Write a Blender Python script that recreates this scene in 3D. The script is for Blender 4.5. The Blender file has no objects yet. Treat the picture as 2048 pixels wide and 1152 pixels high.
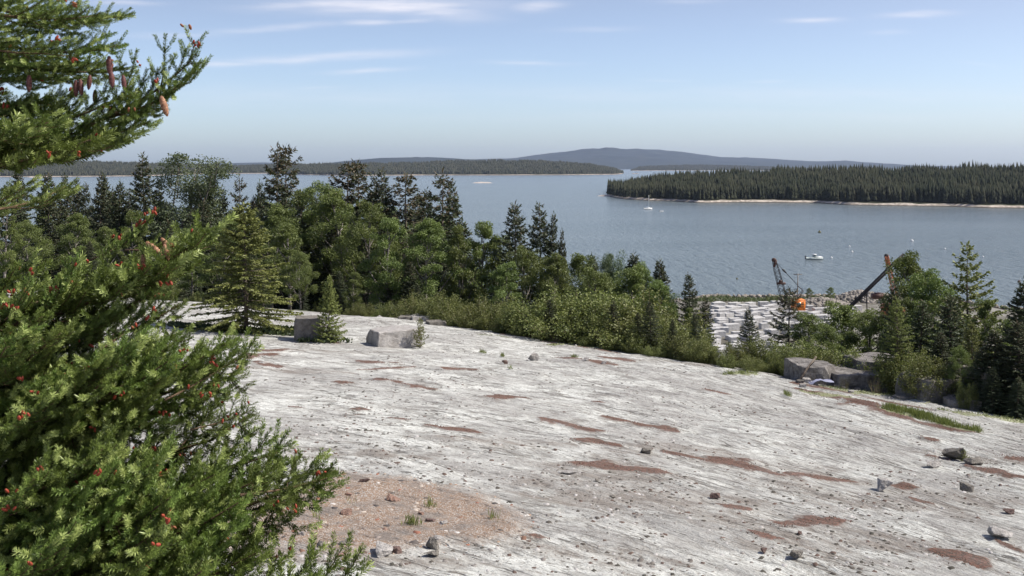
import bpy, bmesh, math, random
import numpy as np
from mathutils import Vector, Matrix, noise as mnoise
R = math.radians
SC = bpy.context.scene
COL = SC.collection
F = 2010.0            # focal length of the photograph in its own pixels
HC = 42.0             # eye height above the sea
HZ = 332.0            # row of the horizon
# ------------------------------------------------------------------ camera
cam = bpy.data.cameras.new('camera')
cam.sensor_width = 36; cam.lens = 36*F/2048; cam.shift_y = -(576-HZ)/2048
cam.clip_start = 0.05; cam.clip_end = 80000
co = bpy.data.objects.new('camera', cam); COL.objects.link(co)
co.location = (0, 0, HC); co.rotation_euler = (R(90), 0, 0)
SC.camera = co
# ------------------------------------------------------------------ world, sun, exposure
SUN_AZ, SUN_EL = 90, 50
SC.view_settings.view_transform = 'Standard'
try: SC.view_settings.look = 'None'
except Exception: pass
SC.view_settings.gamma = 1
SC.view_settings.exposure = 0.45
W = bpy.data.worlds.new('World'); SC.world = W; W.use_nodes = True
nt = W.node_tree; nt.nodes.clear()
class N:
    """tiny node helper"""
    def __init__(s, t): s.t = t
    def n(s, typ, **kw):
        nd = s.t.nodes.new(typ)
        for k, v in kw.items():
            if k.startswith('i_'):
                key = k[2:]; key = int(key) if key.isdigit() else key.replace('_', ' ')
                s.set(nd.inputs[key], v)
            else: setattr(nd, k, v)
        return nd
    def set(s, inp, v):
        if isinstance(v, bpy.types.NodeSocket): s.t.links.new(v, inp)
        else: inp.default_value = v
    def m(s, op, a, b=None, c=None, clamp=False):
        nd = s.t.nodes.new('ShaderNodeMath'); nd.operation = op; nd.use_clamp = clamp
        for i, v in enumerate((a, b, c)):
            if v is not None: s.set(nd.inputs[i], v)
        return nd.outputs[0]
    def mix(s, f, a, b, typ='MIX'):
        nd = s.t.nodes.new('ShaderNodeMixRGB'); nd.blend_type = typ
        s.set(nd.inputs[0], f)
        for i, v in ((1, a), (2, b)):
            if not isinstance(v, bpy.types.NodeSocket) and len(v) == 3: v = (*v, 1)
            s.set(nd.inputs[i], v)
        return nd.outputs[0]
    def ramp(s, f, *st):
        nd = s.t.nodes.new('ShaderNodeValToRGB'); s.set(nd.inputs[0], f)
        cr = nd.color_ramp
        while len(cr.elements) < len(st): cr.elements.new(0.5)
        for e, (p, c) in zip(cr.elements, st):
            e.position = p; e.color = (c, c, c, 1) if not hasattr(c, '__len__') else (*c, 1)
        return nd.outputs[0]
    def noise(s, v, scale, detail=3, rough=.5, dist=0):
        nd = s.t.nodes.new('ShaderNodeTexNoise'); s.set(nd.inputs['Vector'], v)
        nd.inputs['Scale'].default_value = scale; nd.inputs['Detail'].default_value = detail
        nd.inputs['Roughness'].default_value = rough; nd.inputs['Distortion'].default_value = dist
        return nd.outputs[0]
    def scl(s, v, sc, loc=(0, 0, 0)):
        nd = s.t.nodes.new('ShaderNodeMapping'); s.set(nd.inputs[0], v)
        nd.inputs['Scale'].default_value = sc; nd.inputs['Location'].default_value = loc
        return nd.outputs[0]
g = N(nt)
sky = g.n('ShaderNodeTexSky', sky_type='NISHITA', sun_disc=False, sun_elevation=R(SUN_EL), sun_rotation=R(SUN_AZ),
          altitude=0, air_density=1.0, dust_density=1.0, ozone_density=2.0)
tc = g.n('ShaderNodeTexCoord')
sep = g.n('ShaderNodeSeparateXYZ', i_0=tc.outputs['Generated'])
yy = g.m('MAXIMUM', sep.outputs[1], 0.05)
az = g.m('DIVIDE', sep.outputs[0], yy); el = g.m('DIVIDE', sep.outputs[2], yy)
cv = g.n('ShaderNodeCombineXYZ', i_0=az, i_1=el).outputs[0]
warp = g.noise(g.scl(cv, (6, 26, 1)), 1.0, 3)
el2 = g.m('ADD', el, g.m('MULTIPLY', g.m('SUBTRACT', warp, .5), .016))
CL = [(620,12,120,9,.85,.02),(780,10,190,17,1.0,.0),(350,70,90,6,.3,.03),(1180,60,80,5,.25,0),(880,22,90,15,.8,-.06),(560,52,110,7,.55,.06),(740,44,55,7,.6,0),(830,40,60,6,.45,.1),
      (1070,14,46,8,.85,.05),(650,113,165,7,.8,.04),(450,128,80,6,.6,.06),(740,139,75,5,.5,.03),(1045,126,85,4,.5,0),(640,174,60,3,.25,.05),
      (1625,39,52,5,.6,0),(1840,32,65,6,.6,.03),(1780,70,40,4,.25,0),(1530,162,45,4,.25,0),(1340,160,60,3,.25,0),(1960,128,40,3,.25,-.1),(250,6,60,5,.5,0),
      (1370,0,60,5,.4,0),(700,195,420,22,.22,.0),(1500,190,700,18,.24,.0),(1500,232,900,14,.14,0)]
acc = None
for (u, v, w, h, st, tl) in CL:
    cx, cy = (u-1024)/F, (HZ-v)/F
    dx = g.m('MULTIPLY', g.m('SUBTRACT', az, cx), F/w)
    dy = g.m('SUBTRACT', el2, cy)
    if tl: dy = g.m('SUBTRACT', dy, g.m('MULTIPLY', g.m('SUBTRACT', az, cx), tl))
    dy = g.m('MULTIPLY', dy, F/h)
    q = g.m('ADD', g.m('MULTIPLY', dx, dx), g.m('MULTIPLY', dy, dy))
    e = g.m('MULTIPLY', g.m('POWER', 2.718, g.m('MULTIPLY', q, -1)), st)
    acc = e if acc is None else g.m('MAXIMUM', acc, e)
streak = g.noise(g.scl(cv, (9, 85, 1)), 1.0, 5, .6)
streak = g.ramp(streak, (.3, .18), (.66, 1.0))
cl = g.m('MULTIPLY', acc, streak, clamp=True)
hs = g.n('ShaderNodeHueSaturation', i_Saturation=1.0, i_Value=1.0, i_Color=sky.outputs[0])
SKYMIX = dict(bot=(1.28, 1.50, 1.90), top=(1.30, 1.10, 1.12))
tint = g.mix(g.ramp(el, (.0, 0), (.20, 1)), SKYMIX['bot'], SKYMIX['top'])
skc = g.mix(1.0, hs.outputs[0], tint, 'MULTIPLY')
skc = g.mix(g.m('MULTIPLY', cl, .8), skc, (8.8, 8.6, 9.2))
bg = g.n('ShaderNodeBackground', i_Color=skc, i_Strength=0.085)
g.n('ShaderNodeOutputWorld', i_Surface=bg.outputs[0])
sd = bpy.data.lights.new('sun', 'SUN'); sd.energy = 4.6; sd.angle = R(.5); sd.color = (1, .955, .88)
so = bpy.data.objects.new('sun', sd); COL.objects.link(so)
_d = Vector((math.sin(R(SUN_AZ))*math.cos(R(SUN_EL)), math.cos(R(SUN_AZ))*math.cos(R(SUN_EL)), math.sin(R(SUN_EL))))
so.rotation_euler = _d.to_track_quat('Z', 'Y').to_euler(); so.location = (50, 50, 120)
W.cycles.sampling_method = 'MANUAL'; W.cycles.sample_map_resolution = 512
cy = SC.cycles
cy.max_bounces = 6; cy.diffuse_bounces = 3; cy.glossy_bounces = 2; cy.transmission_bounces = 3
cy.volume_bounces = 0; cy.transparent_max_bounces = 6
cy.caustics_reflective = False; cy.caustics_refractive = False
# ------------------------------------------------------------------ helpers
def tag(o, label=None, cat=None, group=None, kind=None):
    if label: o['label'] = label
    if cat: o['category'] = cat
    if group: o['group'] = group
    if kind: o['kind'] = kind
    return o
def empty(name, loc, rz=0, s=1):
    o = bpy.data.objects.new(name, None); COL.objects.link(o)
    o.location = loc; o.rotation_euler = (0, 0, rz); o.scale = (s, s, s) if not hasattr(s, '__len__') else s
    o.empty_display_size = .3
    return o
def mesh(name, V, faces, mat=None, attrs=None, smooth=False):
    """faces: list of int arrays (n,k); attrs: {name: per-point floats}"""
    me = bpy.data.meshes.new(name)
    V = np.asarray(V, dtype=np.float32)
    faces = [np.asarray(f, dtype=np.int32) for f in faces if len(f)]
    me.vertices.add(len(V)); me.vertices.foreach_set('co', V.ravel())
    tot = sum(f.size for f in faces); nf = sum(len(f) for f in faces)
    me.loops.add(tot); me.polygons.add(nf)
    me.loops.foreach_set('vertex_index', np.concatenate([f.ravel() for f in faces]))
    ks = np.concatenate([np.full(len(f), f.shape[1]) for f in faces])
    st = np.concatenate([[0], np.cumsum(ks)[:-1]]).astype(np.int32)
    me.polygons.foreach_set('loop_start', st)
    if smooth: me.polygons.foreach_set('use_smooth', np.ones(nf, dtype=bool))
    me.update(calc_edges=True); me.validate()
    if attrs:
        for k, a in attrs.items():
            a = np.asarray(a, dtype=np.float32)
            at = me.attributes.new(k, 'FLOAT_VECTOR' if a.ndim == 2 else 'FLOAT', 'POINT')
            at.data.foreach_set('vector' if a.ndim == 2 else 'value', a.ravel())
    if mat: me.materials.append(mat)
    return me
def link(name, me, parent=None, loc=(0, 0, 0)):
    o = bpy.data.objects.new(name, me); COL.objects.link(o); o.parent = parent; o.location = loc
    return o
class MB:
    """collects simple solids into one mesh"""
    def __init__(s): s.V = []; s.Q = []; s.T = []; s.n = 0
    def add(s, V, Q=(), T=()):
        V = np.asarray(V, float)
        if len(Q): s.Q.append(np.asarray(Q)+s.n)
        if len(T): s.T.append(np.asarray(T)+s.n)
        s.V.append(V); s.n += len(V)
    def box(s, c, d, rz=0, rot=None):
        x, y, z = [q/2 for q in d]
        V = np.array([(i*x, j*y, k*z) for k in (-1, 1) for i, j in ((-1, -1), (1, -1), (1, 1), (-1, 1))])
        if rot is not None: V = V @ np.array(rot).T
        if rz:
            a, b = math.cos(rz), math.sin(rz); V = V @ np.array([(a, b, 0), (-b, a, 0), (0, 0, 1)])
        s.add(V+np.array(c), [(3, 2, 1, 0), (4, 5, 6, 7), (0, 1, 5, 4), (1, 2, 6, 5), (2, 3, 7, 6), (3, 0, 4, 7)])
    def tube(s, pts, rad, k=6, cap=True):
        pts = np.asarray(pts, float); n = len(pts)
        rad = np.full(n, rad) if np.isscalar(rad) else np.asarray(rad)
        t = np.gradient(pts, axis=0); t /= np.linalg.norm(t, axis=1)[:, None]+1e-9
        up = np.array((0, 0, 1.)) if abs(t[:, 2]).mean() < .85 else np.array((1., 0, 0))
        a = np.cross(t, up); a /= np.linalg.norm(a, axis=1)[:, None]+1e-9; b = np.cross(t, a)
        ang = np.arange(k)/k*2*np.pi
        V = pts[:, None]+rad[:, None, None]*(a[:, None]*np.cos(ang)[None, :, None]+b[:, None]*np.sin(ang)[None, :, None])
        i = np.arange(n-1)[:, None]*k; j = np.arange(k)[None]; j2 = (j+1) % k
        Q = np.stack([i+j, i+k+j, i+k+j2, i+j2], -1).reshape(-1, 4)
        s.add(V.reshape(-1, 3), Q)
        if cap:
            c0 = s.n; s.add(np.array([pts[0], pts[-1]]))
            base = c0-n*k
            s.T.append(np.array([(c0, base+q, base+(q+1) % k) for q in range(k)]))
            e = base+(n-1)*k
            s.T.append(np.array([(c0+1, e+(q+1) % k, e+q) for q in range(k)]))
    def mesh(s, name, mat=None, smooth=False, attrs=None):
        f = []
        if s.Q: f.append(np.concatenate(s.Q))
        if s.T: f.append(np.concatenate(s.T))
        return mesh(name, np.concatenate(s.V), f, mat, attrs, smooth)
def hsh(i, j, seed):
    h = (i.astype(np.int64)*374761393+j.astype(np.int64)*668265263+seed*974711) & 0x7fffffff
    h = ((h ^ (h >> 13))*1274126177) & 0x7fffffff
    return ((h ^ (h >> 16)) & 0xffff)/65535.0
def vn(x, y, seed=0):
    i = np.floor(x); j = np.floor(y); fx = x-i; fy = y-j
    fx = fx*fx*(3-2*fx); fy = fy*fy*(3-2*fy)
    a = hsh(i, j, seed); b = hsh(i+1, j, seed); c = hsh(i, j+1, seed); d = hsh(i+1, j+1, seed)
    return (a*(1-fx)+b*fx)*(1-fy)+(c*(1-fx)+d*fx)*fy
def fbm(x, y, oct=4, seed=0, g_=.5):
    s = 0; a = 1; t = 0
    for o in range(oct):
        s = s+a*vn(x*2**o+17*o, y*2**o-9*o, seed+o); t += a; a *= g_
    return s/t*2-1
def lerp(a, b, t): return a+(b-a)*t
def sstep(a, b, x): t = np.clip((x-a)/(b-a), 0, 1); return t*t*(3-2*t)
def mat(name, rough=.8, spec=.2):
    m = bpy.data.materials.new(name); m.use_nodes = True
    b = m.node_tree.nodes['Principled BSDF']; b.inputs['Roughness'].default_value = rough
    b.inputs['Specular IOR Level'].default_value = spec
    return m, N(m.node_tree), b
def bump(h, b, vec, strength=.5, dist=.05):
    nd = h.n('ShaderNodeBump', i_Height=vec); nd.inputs['Strength'].default_value = strength; nd.inputs['Distance'].default_value = dist
    h.t.links.new(nd.outputs[0], b.inputs['Normal']); return nd
def objco(h): return h.n('ShaderNodeTexCoord').outputs['Object']
# ------------------------------------------------------------------ the lie of the land
BND = np.array([(-300, 75), (-60, 62), (-21, 58), (-4.3, 54), (3, 47.5), (8.8, 41.5), (12.8, 36.5), (16.2, 30.5), (20, 22), (25, 10), (32, -10), (45, -60)], float)
def sd_bnd(x, y):
    best = np.full(np.shape(x), 1e9); sg = np.ones(np.shape(x))
    for a, b in zip(BND[:-1], BND[1:]):
        ab = b-a; t = np.clip(((x-a[0])*ab[0]+(y-a[1])*ab[1])/(ab@ab), 0, 1)
        px, py = x-a[0]-t*ab[0], y-a[1]-t*ab[1]; d = np.hypot(px, py)
        s_ = np.sign(ab[0]*py-ab[1]*px)
        m_ = d < best; best = np.where(m_, d, best); sg = np.where(m_, s_, sg)
    return best*sg
def coast(x): return np.interp(x, [-400, 0, 60, 120, 128, 145, 400], [230, 250, 303, 300, 292, 262, 250])
def flow(x, y):
    return y+np.exp(.118*np.clip(x, -30, 14)-.3)/.118, .75*x-.65*y
def gz(x, y):
    x = np.asarray(x, float); y = np.asarray(y, float)
    d = sd_bnd(x, y)
    z = HC-(4.18+.08*y+.06*x)
    s_ = lerp(.17, .36, sstep(-14, 6, x))
    z = z-s_*np.log1p(np.exp(np.clip((d+.1)/1.2, -30, 60)))*1.2
    r = np.hypot(x+1, y+2)
    hill = 40.4-.5*np.maximum(0, r-3)
    z = np.maximum(z, hill)
    yard = 3.0+.5*fbm(x/20, y/20, 3, 5)
    k = 1.5
    z = yard+k*np.log1p(np.exp(np.clip((z-yard)/k, -30, 60)))
    c = coast(x)
    z = z-np.maximum(0, y-c)*.35
    return z
def relief(x, y, d):
    """low foliation ridges and hollows of the bare ledge"""
    s, l = flow(x, y)
    w = fbm(x/3, y/3, 3, 40)*.5
    a = .05*fbm(x/5, y/5, 3, 11)+.045*fbm((s+w)*1.1, l*.18, 4, 21)+.018*fbm((s+w)*4.5, l*.7, 3, 31)
    q = s*.42+1.1*fbm(x/4.5, y/4.5, 3, 51)+.25*fbm(s*1.2, l*.8, 3, 52); q = q-np.floor(q)
    q2 = s*1.15+.9*fbm(x/1.8, y/1.8, 3, 53); q2 = q2-np.floor(q2)
    a = a+.085*(q*sstep(1, .90, q))*sstep(-.25, .3, fbm(x/3, y/3, 2, 54))+.035*(q2*sstep(1, .86, q2))*sstep(-.1, .3, fbm(x/2, y/2, 2, 55))
    return a*sstep(6, 9, y)*sstep(3, 0, d)
def P(u, v, z=0.0):
    y = (HC-z)*F/(v-HZ); return np.array(((u-1024)/F*y, y, z))
def G(u, v):
    """photograph pixel -> point on the ledge"""
    k = (u-1024)/F; y = 4.18/((v-HZ)/F-.08-.06*k); return k*y, y
def at(u, y): return (u-1024)/F*y
def gh(x, y):
    d = sd_bnd(np.array([float(x)]), np.array([float(y)]))
    return float((gz(np.array([x]), np.array([y]))+relief(np.array([x]), np.array([y]), d))[0])
# ------------------------------------------------------------------ ground patches, read off the photograph
RED = [(715,723,770,731,.45),(715,739,830,737,.22),(775,729,800,732,.2),(855,734,955,741,.45),(745,762,795,765,.45),(790,769,870,781,.5),(675,767,700,768,.5),
 (983,795,1016,797,.8),(1015,793,1055,799,.35),(580,816,606,817,.3),(710,820,740,822,.25),(782,839,825,844,.3),(862,856,960,868,.42),(1087,840,1150,854,.5),
 (1150,856,1210,866,.28),(1208,833,1270,845,.33),(1265,844,1355,864,.4),(1185,804,1205,807,.25),(1410,781,1455,791,.45),(500,720,545,712,.6),(515,724,560,736,.6),
 (520,708,578,706,.45),(1000,668,1075,676,.45),(1085,681,1130,688,.4),(1125,690,1180,697,.4),(1120,717,1165,722,.8),(1165,723,1230,735,.6),(1195,716,1265,727,.45),(1190,698,1240,706,.4),
 (1590,779,1700,804,.7),(1695,803,1745,815,1.1),(1740,815,1830,845,.6),(1830,845,1955,870,.45),(1590,765,1700,785,.5),(1715,789,1860,822,.3),(1150,882,1200,888,.5),(1200,886,1240,893,.3),(1145,927,1240,940,.55),(1230,938,1330,950,.45),
 (1430,917,1500,935,.6),(1490,934,1560,952,.55),(1575,948,1700,962,.45),(1330,905,1430,925,.3),(1790,972,1825,978,.35),(1820,996,1860,1008,.25),(1440,1009,1500,1020,.25),
 (1560,1055,1610,1048,.45),(1600,1047,1690,1043,.45),(1500,1073,1570,1085,.35),(1870,1108,1960,1140,.5),(1990,1085,2048,1110,.1),(2010,919,2080,926,.7),(1840,882,1870,890,.2),
 (1950,938,2060,968,.4),(1865,918,1890,921,.4),(600,682,680,688,.35),(640,652,690,656,.2),(1370,700,1420,708,.2),(1420,712,1500,722,.25),(1700,760,1790,780,.8),(1060,1078,1100,1080,.15)]
STAIN = [(540,905,700,912,.8),(690,910,860,915,.6),(1270,900,1440,905,1.3),(1440,925,1720,960,1.2),(1130,935,1340,955,1.2),(1040,965,1250,955,.8),(1060,1000,1500,1010,1.0),(1350,1030,1700,1070,1.2),
 (430,1110,700,1125,.35),(700,1128,1000,1130,.3),(1050,1095,1350,1125,.5),(1450,1080,1900,1110,.8),(1700,1000,2048,1010,1.0),(1500,960,1800,1020,.8),(880,880,1150,895,.5),(1250,720,1500,735,.6),(500,735,700,745,.8),(1830,905,2048,930,.7),(500,700,800,705,.5)]
GRASS = [(1775,822,1850,840,.75),(1840,836,1900,852,.6),(1880,850,1945,866,.35)]
MOSS = [(1780,783,1870,796,2.4),(1860,796,1950,812,1.6),(1650,772,1780,790,.9),(1880,822,1980,832,.6),(1970,826,2060,842,.8),(1450,752,1510,744,.6),(1600,785,1700,800,.5),(1100,690,1200,694,.5),(960,672,1010,676,.5)]
def pmask(x, y, L, soft=.5, warp=1.0):
    m = np.zeros(np.shape(x)); wx = fbm(x*.9, y*.9, 3, 71)*.35*warp; wy = fbm(x*.9, y*.9, 3, 77)*.35*warp
    for (u1, v1, u2, v2, w) in L:
        a = np.array(G(u1, v1)); b = np.array(G(u2, v2)); w = w*.72
        near = (np.abs(x-(a[0]+b[0])/2) < abs(a[0]-b[0])/2+3) & (np.abs(y-(a[1]+b[1])/2) < abs(a[1]-b[1])/2+3)
        if not near.any(): continue
        xx, yy = x[near]+wx[near]*w, y[near]+wy[near]*w
        ab = b-a; t = np.clip(((xx-a[0])*ab[0]+(yy-a[1])*ab[1])/(ab@ab), 0, 1)
        d = np.hypot(xx-a[0]-t*ab[0], yy-a[1]-t*ab[1])
        wr = w*(.25+.75*np.sin(np.pi*np.clip(t*.9+.05, 0, 1)))*(1+1.3*fbm(xx*2.6, yy*2.6, 4, 90, .7))
        m[near] = np.maximum(m[near], np.clip(1-(d-wr*.5)/(wr*.5*soft+.02), 0, 1))
    return m
GRAVEL_POLY = [G(*p) for p in [(250,1010),(400,985),(520,1000),(560,975),(640,960),(720,955),(830,968),(900,980),(960,1000),(1040,1040),(1050,1070),(980,1085),(900,1098),(800,1108),(660,1115),(520,1100),(430,1095),(250,1100)]]
def inpoly(x, y, poly):
    c = np.zeros(np.shape(x), bool); n = len(poly)
    for i in range(n):
        (x1, y1), (x2, y2) = poly[i], poly[(i+1) % n]
        cond = (y1 > y) != (y2 > y)
        c ^= cond & (x < (x2-x1)*(y-y1)/(y2-y1+1e-12)+x1)
    return c
def gmask(x, y):
    w = .5
    s = 0
    for k in range(6):
        a = k*1.047; s = s+inpoly(x+.22*math.cos(a)+w*fbm(x*.8, y*.8, 3, 61), y+.22*math.sin(a)+w*fbm(x*.8, y*.8, 3, 64), GRAVEL_POLY)
    return s/6
# ------------------------------------------------------------------ terrain sheet
def axis(parts):
    out = []
    for a, b, s0, s1 in parts:
        t = a
        while t < b:
            out.append(t); t += lerp(s0, s1, (t-a)/(b-a))
    return np.array(out)
xs = axis([(-420, -60, 12, 4), (-60, -22, 3, .3), (-22, -10, .2, .06), (-10, 10, .05, .05), (10, 18, .06, .1), (18, 26, .15, .4), (26, 70, .6, 3), (70, 420, 3, 12), (420, 440, 20, 20)])
ys = axis([(-120, -8, 10, 2), (-8, 10, .6, .25), (10, 22, .03, .055), (22, 45, .06, .12), (45, 62, .12, .25), (62, 80, .4, 1), (80, 340, 1.2, 4)])
X, Y = np.meshgrid(xs, ys)
x, y = X.ravel(), Y.ravel()
d = sd_bnd(x, y)
z = gz(x, y)+relief(x, y, d)
gm = gmask(x, y); rm = pmask(x, y, RED, 2.0, 1.8); sm = pmask(x, y, STAIN, 2.5, 2); mm = pmask(x, y, MOSS+GRASS, 1.5, 1.5)
z = z+.03*rm+.02*mm+gm*.03
fm = sstep(-1.2, .6, d+1.0*fbm(x/2.5, y/2.5, 3, 99))
yardm = sstep(6, 4.2, gz(x, y))*sstep(150, 170, y)
s_, l_ = flow(x, y)
nx, ny = len(xs), len(ys)
i = (np.arange(ny-1)[:, None]*nx+np.arange(nx-1)[None]).ravel()
Q = np.stack([i, i+1, i+1+nx, i+nx], -1)
M_ground, h, b = mat('granite_ledge', .85, .15)
A = lambda nm, o=2: h.n('ShaderNodeAttribute', attribute_name=nm).outputs[o]
fl = A('flow', 1); oc = objco(h)
fw = h.n('ShaderNodeVectorMath', operation='ADD', i_0=fl)
nw = h.n('ShaderNodeTexNoise', i_Vector=oc, i_Scale=.7, i_Detail=3.0)
sc_ = h.n('ShaderNodeVectorMath', operation='SCALE', i_0=nw.outputs[1]); sc_.inputs['Scale'].default_value = .5
h.t.links.new(sc_.outputs[0], fw.inputs[1]); fl2 = fw.outputs[0]
n1 = h.noise(h.scl(fl2, (2.1, 1.05, 1)), 1, 8, .72)            # streaks
n2 = h.noise(h.scl(fl2, (6, 3.2, 1)), 1, 6, .75)
n3 = h.noise(oc, .35, 4, .6)                                  # big weathering
n4 = h.noise(oc, 22, 3, .7)                                   # grain
base = h.mix(h.ramp(n1, (.38, 0), (.52, 1)), (.26, .25, .225), (.68, .685, .63))
base = h.mix(h.ramp(n2, (.36, 1), (.47, 0)), base, (.30, .28, .24))
base = h.mix(h.m('MULTIPLY', h.ramp(h.noise(oc, .55, 6, .72), (.44, 0), (.62, 1)), .65), base, (.36, .35, .325))
base = h.mix(h.m('MULTIPLY', h.ramp(n4, (.52, 0), (.68, 1)), .55), base, (.22, .20, .18))
crk = h.noise(h.scl(fl2, (1.9, .30, 1), (5, 3, 0)), 1, 4, .6)
crk = h.ramp(h.m('ABSOLUTE', h.m('SUBTRACT', crk, .5)), (.004, 1), (.016, 0))
crk = h.m('MULTIPLY', crk, h.ramp(h.noise(oc, .8, 3), (.45, .1), (.58, 1)))
base = h.mix(h.m('MULTIPLY', crk, .8), base, (.10, .085, .07))
crk2 = h.noise(h.scl(fl2, (5, 1.5, 1), (1, 9, 0)), 1, 3, .6)
crk2 = h.ramp(h.m('ABSOLUTE', h.m('SUBTRACT', crk2, .47)), (.006, 1), (.03, 0))
base = h.mix(h.m('MULTIPLY', crk2, h.ramp(h.noise(oc, .9, 2), (.4, .15), (.62, .8))), base, (.16, .145, .12))
pit = h.noise(h.scl(fl2, (6.5, 1.7, 1), (3, 1, 0)), 1, 4, .6)
pit = h.ramp(pit, (.33, 1), (.375, 0))
base = h.mix(h.m('MULTIPLY', pit, .8), base, (.10, .09, .075))
pit2 = h.ramp(h.noise(h.scl(fl2, (14, 5, 1)), 1, 4, .7), (.34, 1), (.39, 0))
base = h.mix(h.m('MULTIPLY', pit2, .6), base, (.13, .12, .10))
grey = h.ramp(h.noise(h.scl(fl2, (.30, .16, 1), (2, 7, 0)), 1, 6, .72), (.47, 0), (.60, 1))
base = h.mix(h.m('MULTIPLY', grey, .62), base, h.mix(h.ramp(h.noise(oc, 7, 5, .8), (.4, 0), (.6, 1)), (.20, .185, .165), (.40, .385, .36)))
stn = h.m('MULTIPLY', h.m('MAXIMUM', A('stain'), h.m('MULTIPLY', A('red'), 1.6), clamp=True), h.ramp(h.noise(h.scl(fl2, (2.4, .8, 1)), 1, 5, .7), (.35, 0), (.6, 1)))
base = h.mix(h.m('MULTIPLY', stn, .8), base, h.mix(h.noise(oc, 9, 3), (.25, .22, .185), (.18, .15, .125)))
gc = h.n('ShaderNodeTexVoronoi', i_Vector=oc, i_Scale=70.0)
gcol = h.mix(h.n('ShaderNodeSeparateColor', i_0=gc.outputs[1]).outputs[0], (.27, .165, .095), (.30, .24, .19))
gcol = h.mix(h.ramp(h.n('ShaderNodeSeparateColor', i_0=gc.outputs[1]).outputs[1], (.75, 0), (.8, 1)), gcol, (.48, .45, .41))
gcol = h.mix(h.ramp(h.noise(oc, 1.6, 4, .7), (.45, 0), (.62, .75)), gcol, (.22, .195, .17))
base = h.mix(A('gravel'), base, gcol)
rn = h.noise(oc, 14, 4, .7)
rcol = h.mix(h.ramp(h.noise(oc, 24, 4, .8), (.42, 0), (.58, 1)), (.08, .06, .045), (.21, .095, .065))
base = h.mix(h.ramp(h.m('MULTIPLY', A('red'), h.m('ADD', h.noise(h.scl(fl2, (5, 1.6, 1)), 1, 9, .9), .25)), (.44, 0), (.66, .85)), base, rcol)
mcol = h.mix(h.ramp(h.noise(oc, 6, 4, .7), (.35, 0), (.65, 1)), (.30, .28, .20), (.29, .33, .15))
base = h.mix(h.ramp(h.m('MULTIPLY', A('moss'), h.m('ADD', h.noise(oc, 3, 5, .75), .35)), (.4, 0), (.6, .9)), base, mcol)
fcol = h.mix(h.ramp(h.noise(oc, .8, 4, .6), (.4, 0), (.6, 1)), (.05, .045, .03), (.07, .085, .03))
base = h.mix(A('forest'), base, fcol)
ycol = h.mix(h.ramp(h.noise(oc, .15, 4, .6), (.4, 0), (.6, 1)), (.11, .10, .08), (.24, .23, .20))
base = h.mix(A('yard'), base, ycol)
h.t.links.new(base, b.inputs['Base Color'])
bh = h.m('ADD', h.m('MULTIPLY', n1, 1.0), h.m('MULTIPLY', n2, .8))
bh = h.m('ADD', bh, h.m('MULTIPLY', n4, .25)); bh = h.m('SUBTRACT', bh, h.m('MULTIPLY', crk, .35)); bh = h.m('SUBTRACT', bh, h.m('MULTIPLY', pit, .35))
bump(h, b, bh, .9, .10)
me = mesh('ground', np.stack([x, y, z], -1), [Q], M_ground,
          dict(flow=np.stack([s_, l_, np.zeros_like(s_)], -1), gravel=gm, red=rm, stain=sm, moss=mm, forest=fm*(1-yardm), yard=yardm), True)
tag(link('ground', me), kind='structure')
del X, Y
# ------------------------------------------------------------------ sea
M_sea, h, b = mat('sea_water', .16, .5)
b.inputs['IOR'].default_value = 1.333
oc = objco(h)
w1 = h.noise(h.scl(oc, (.22, .5, 1)), 1, 4, .6); w2 = h.noise(h.scl(oc, (.02, .05, 1)), 1, 3, .5)
wd = h.noise(h.scl(oc, (.002, .008, 1)), 1, 4, .55)
col = h.mix(h.ramp(wd, (.4, 0), (.6, 1)), (.125, .155, .165), (.145, .175, .182))
h.t.links.new(col, b.inputs['Base Color'])
w3 = h.noise(h.scl(oc, (.28, .07, 1)), 1, 5, .65)
bump(h, b, h.m('ADD', h.m('ADD', h.m('MULTIPLY', w1, .8), h.m('MULTIPLY', w3, 2.2)), h.m('MULTIPLY', w2, 2.0)), 1.0, 1.6)
h.t.links.new(h.m('ADD', h.m('MULTIPLY', wd, .12), .12), b.inputs['Roughness'])
xw = np.concatenate([[-24000, -6000], np.linspace(-2000, 3000, 26), [7000, 24000]]); yw = np.concatenate([[-2000, -100], np.linspace(100, 3000, 20), [6000, 12000, 24000]])
XX, YY = np.meshgrid(xw, yw); i = (np.arange(len(yw)-1)[:, None]*len(xw)+np.arange(len(xw)-1)[None]).ravel(); n_ = len(xw)
tag(link('sea', mesh('sea', np.stack([XX.ravel(), YY.ravel(), 0*XX.ravel()], -1), [np.stack([i, i+1, i+1+n_, i+n_], -1)], M_sea)), kind='structure')
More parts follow.
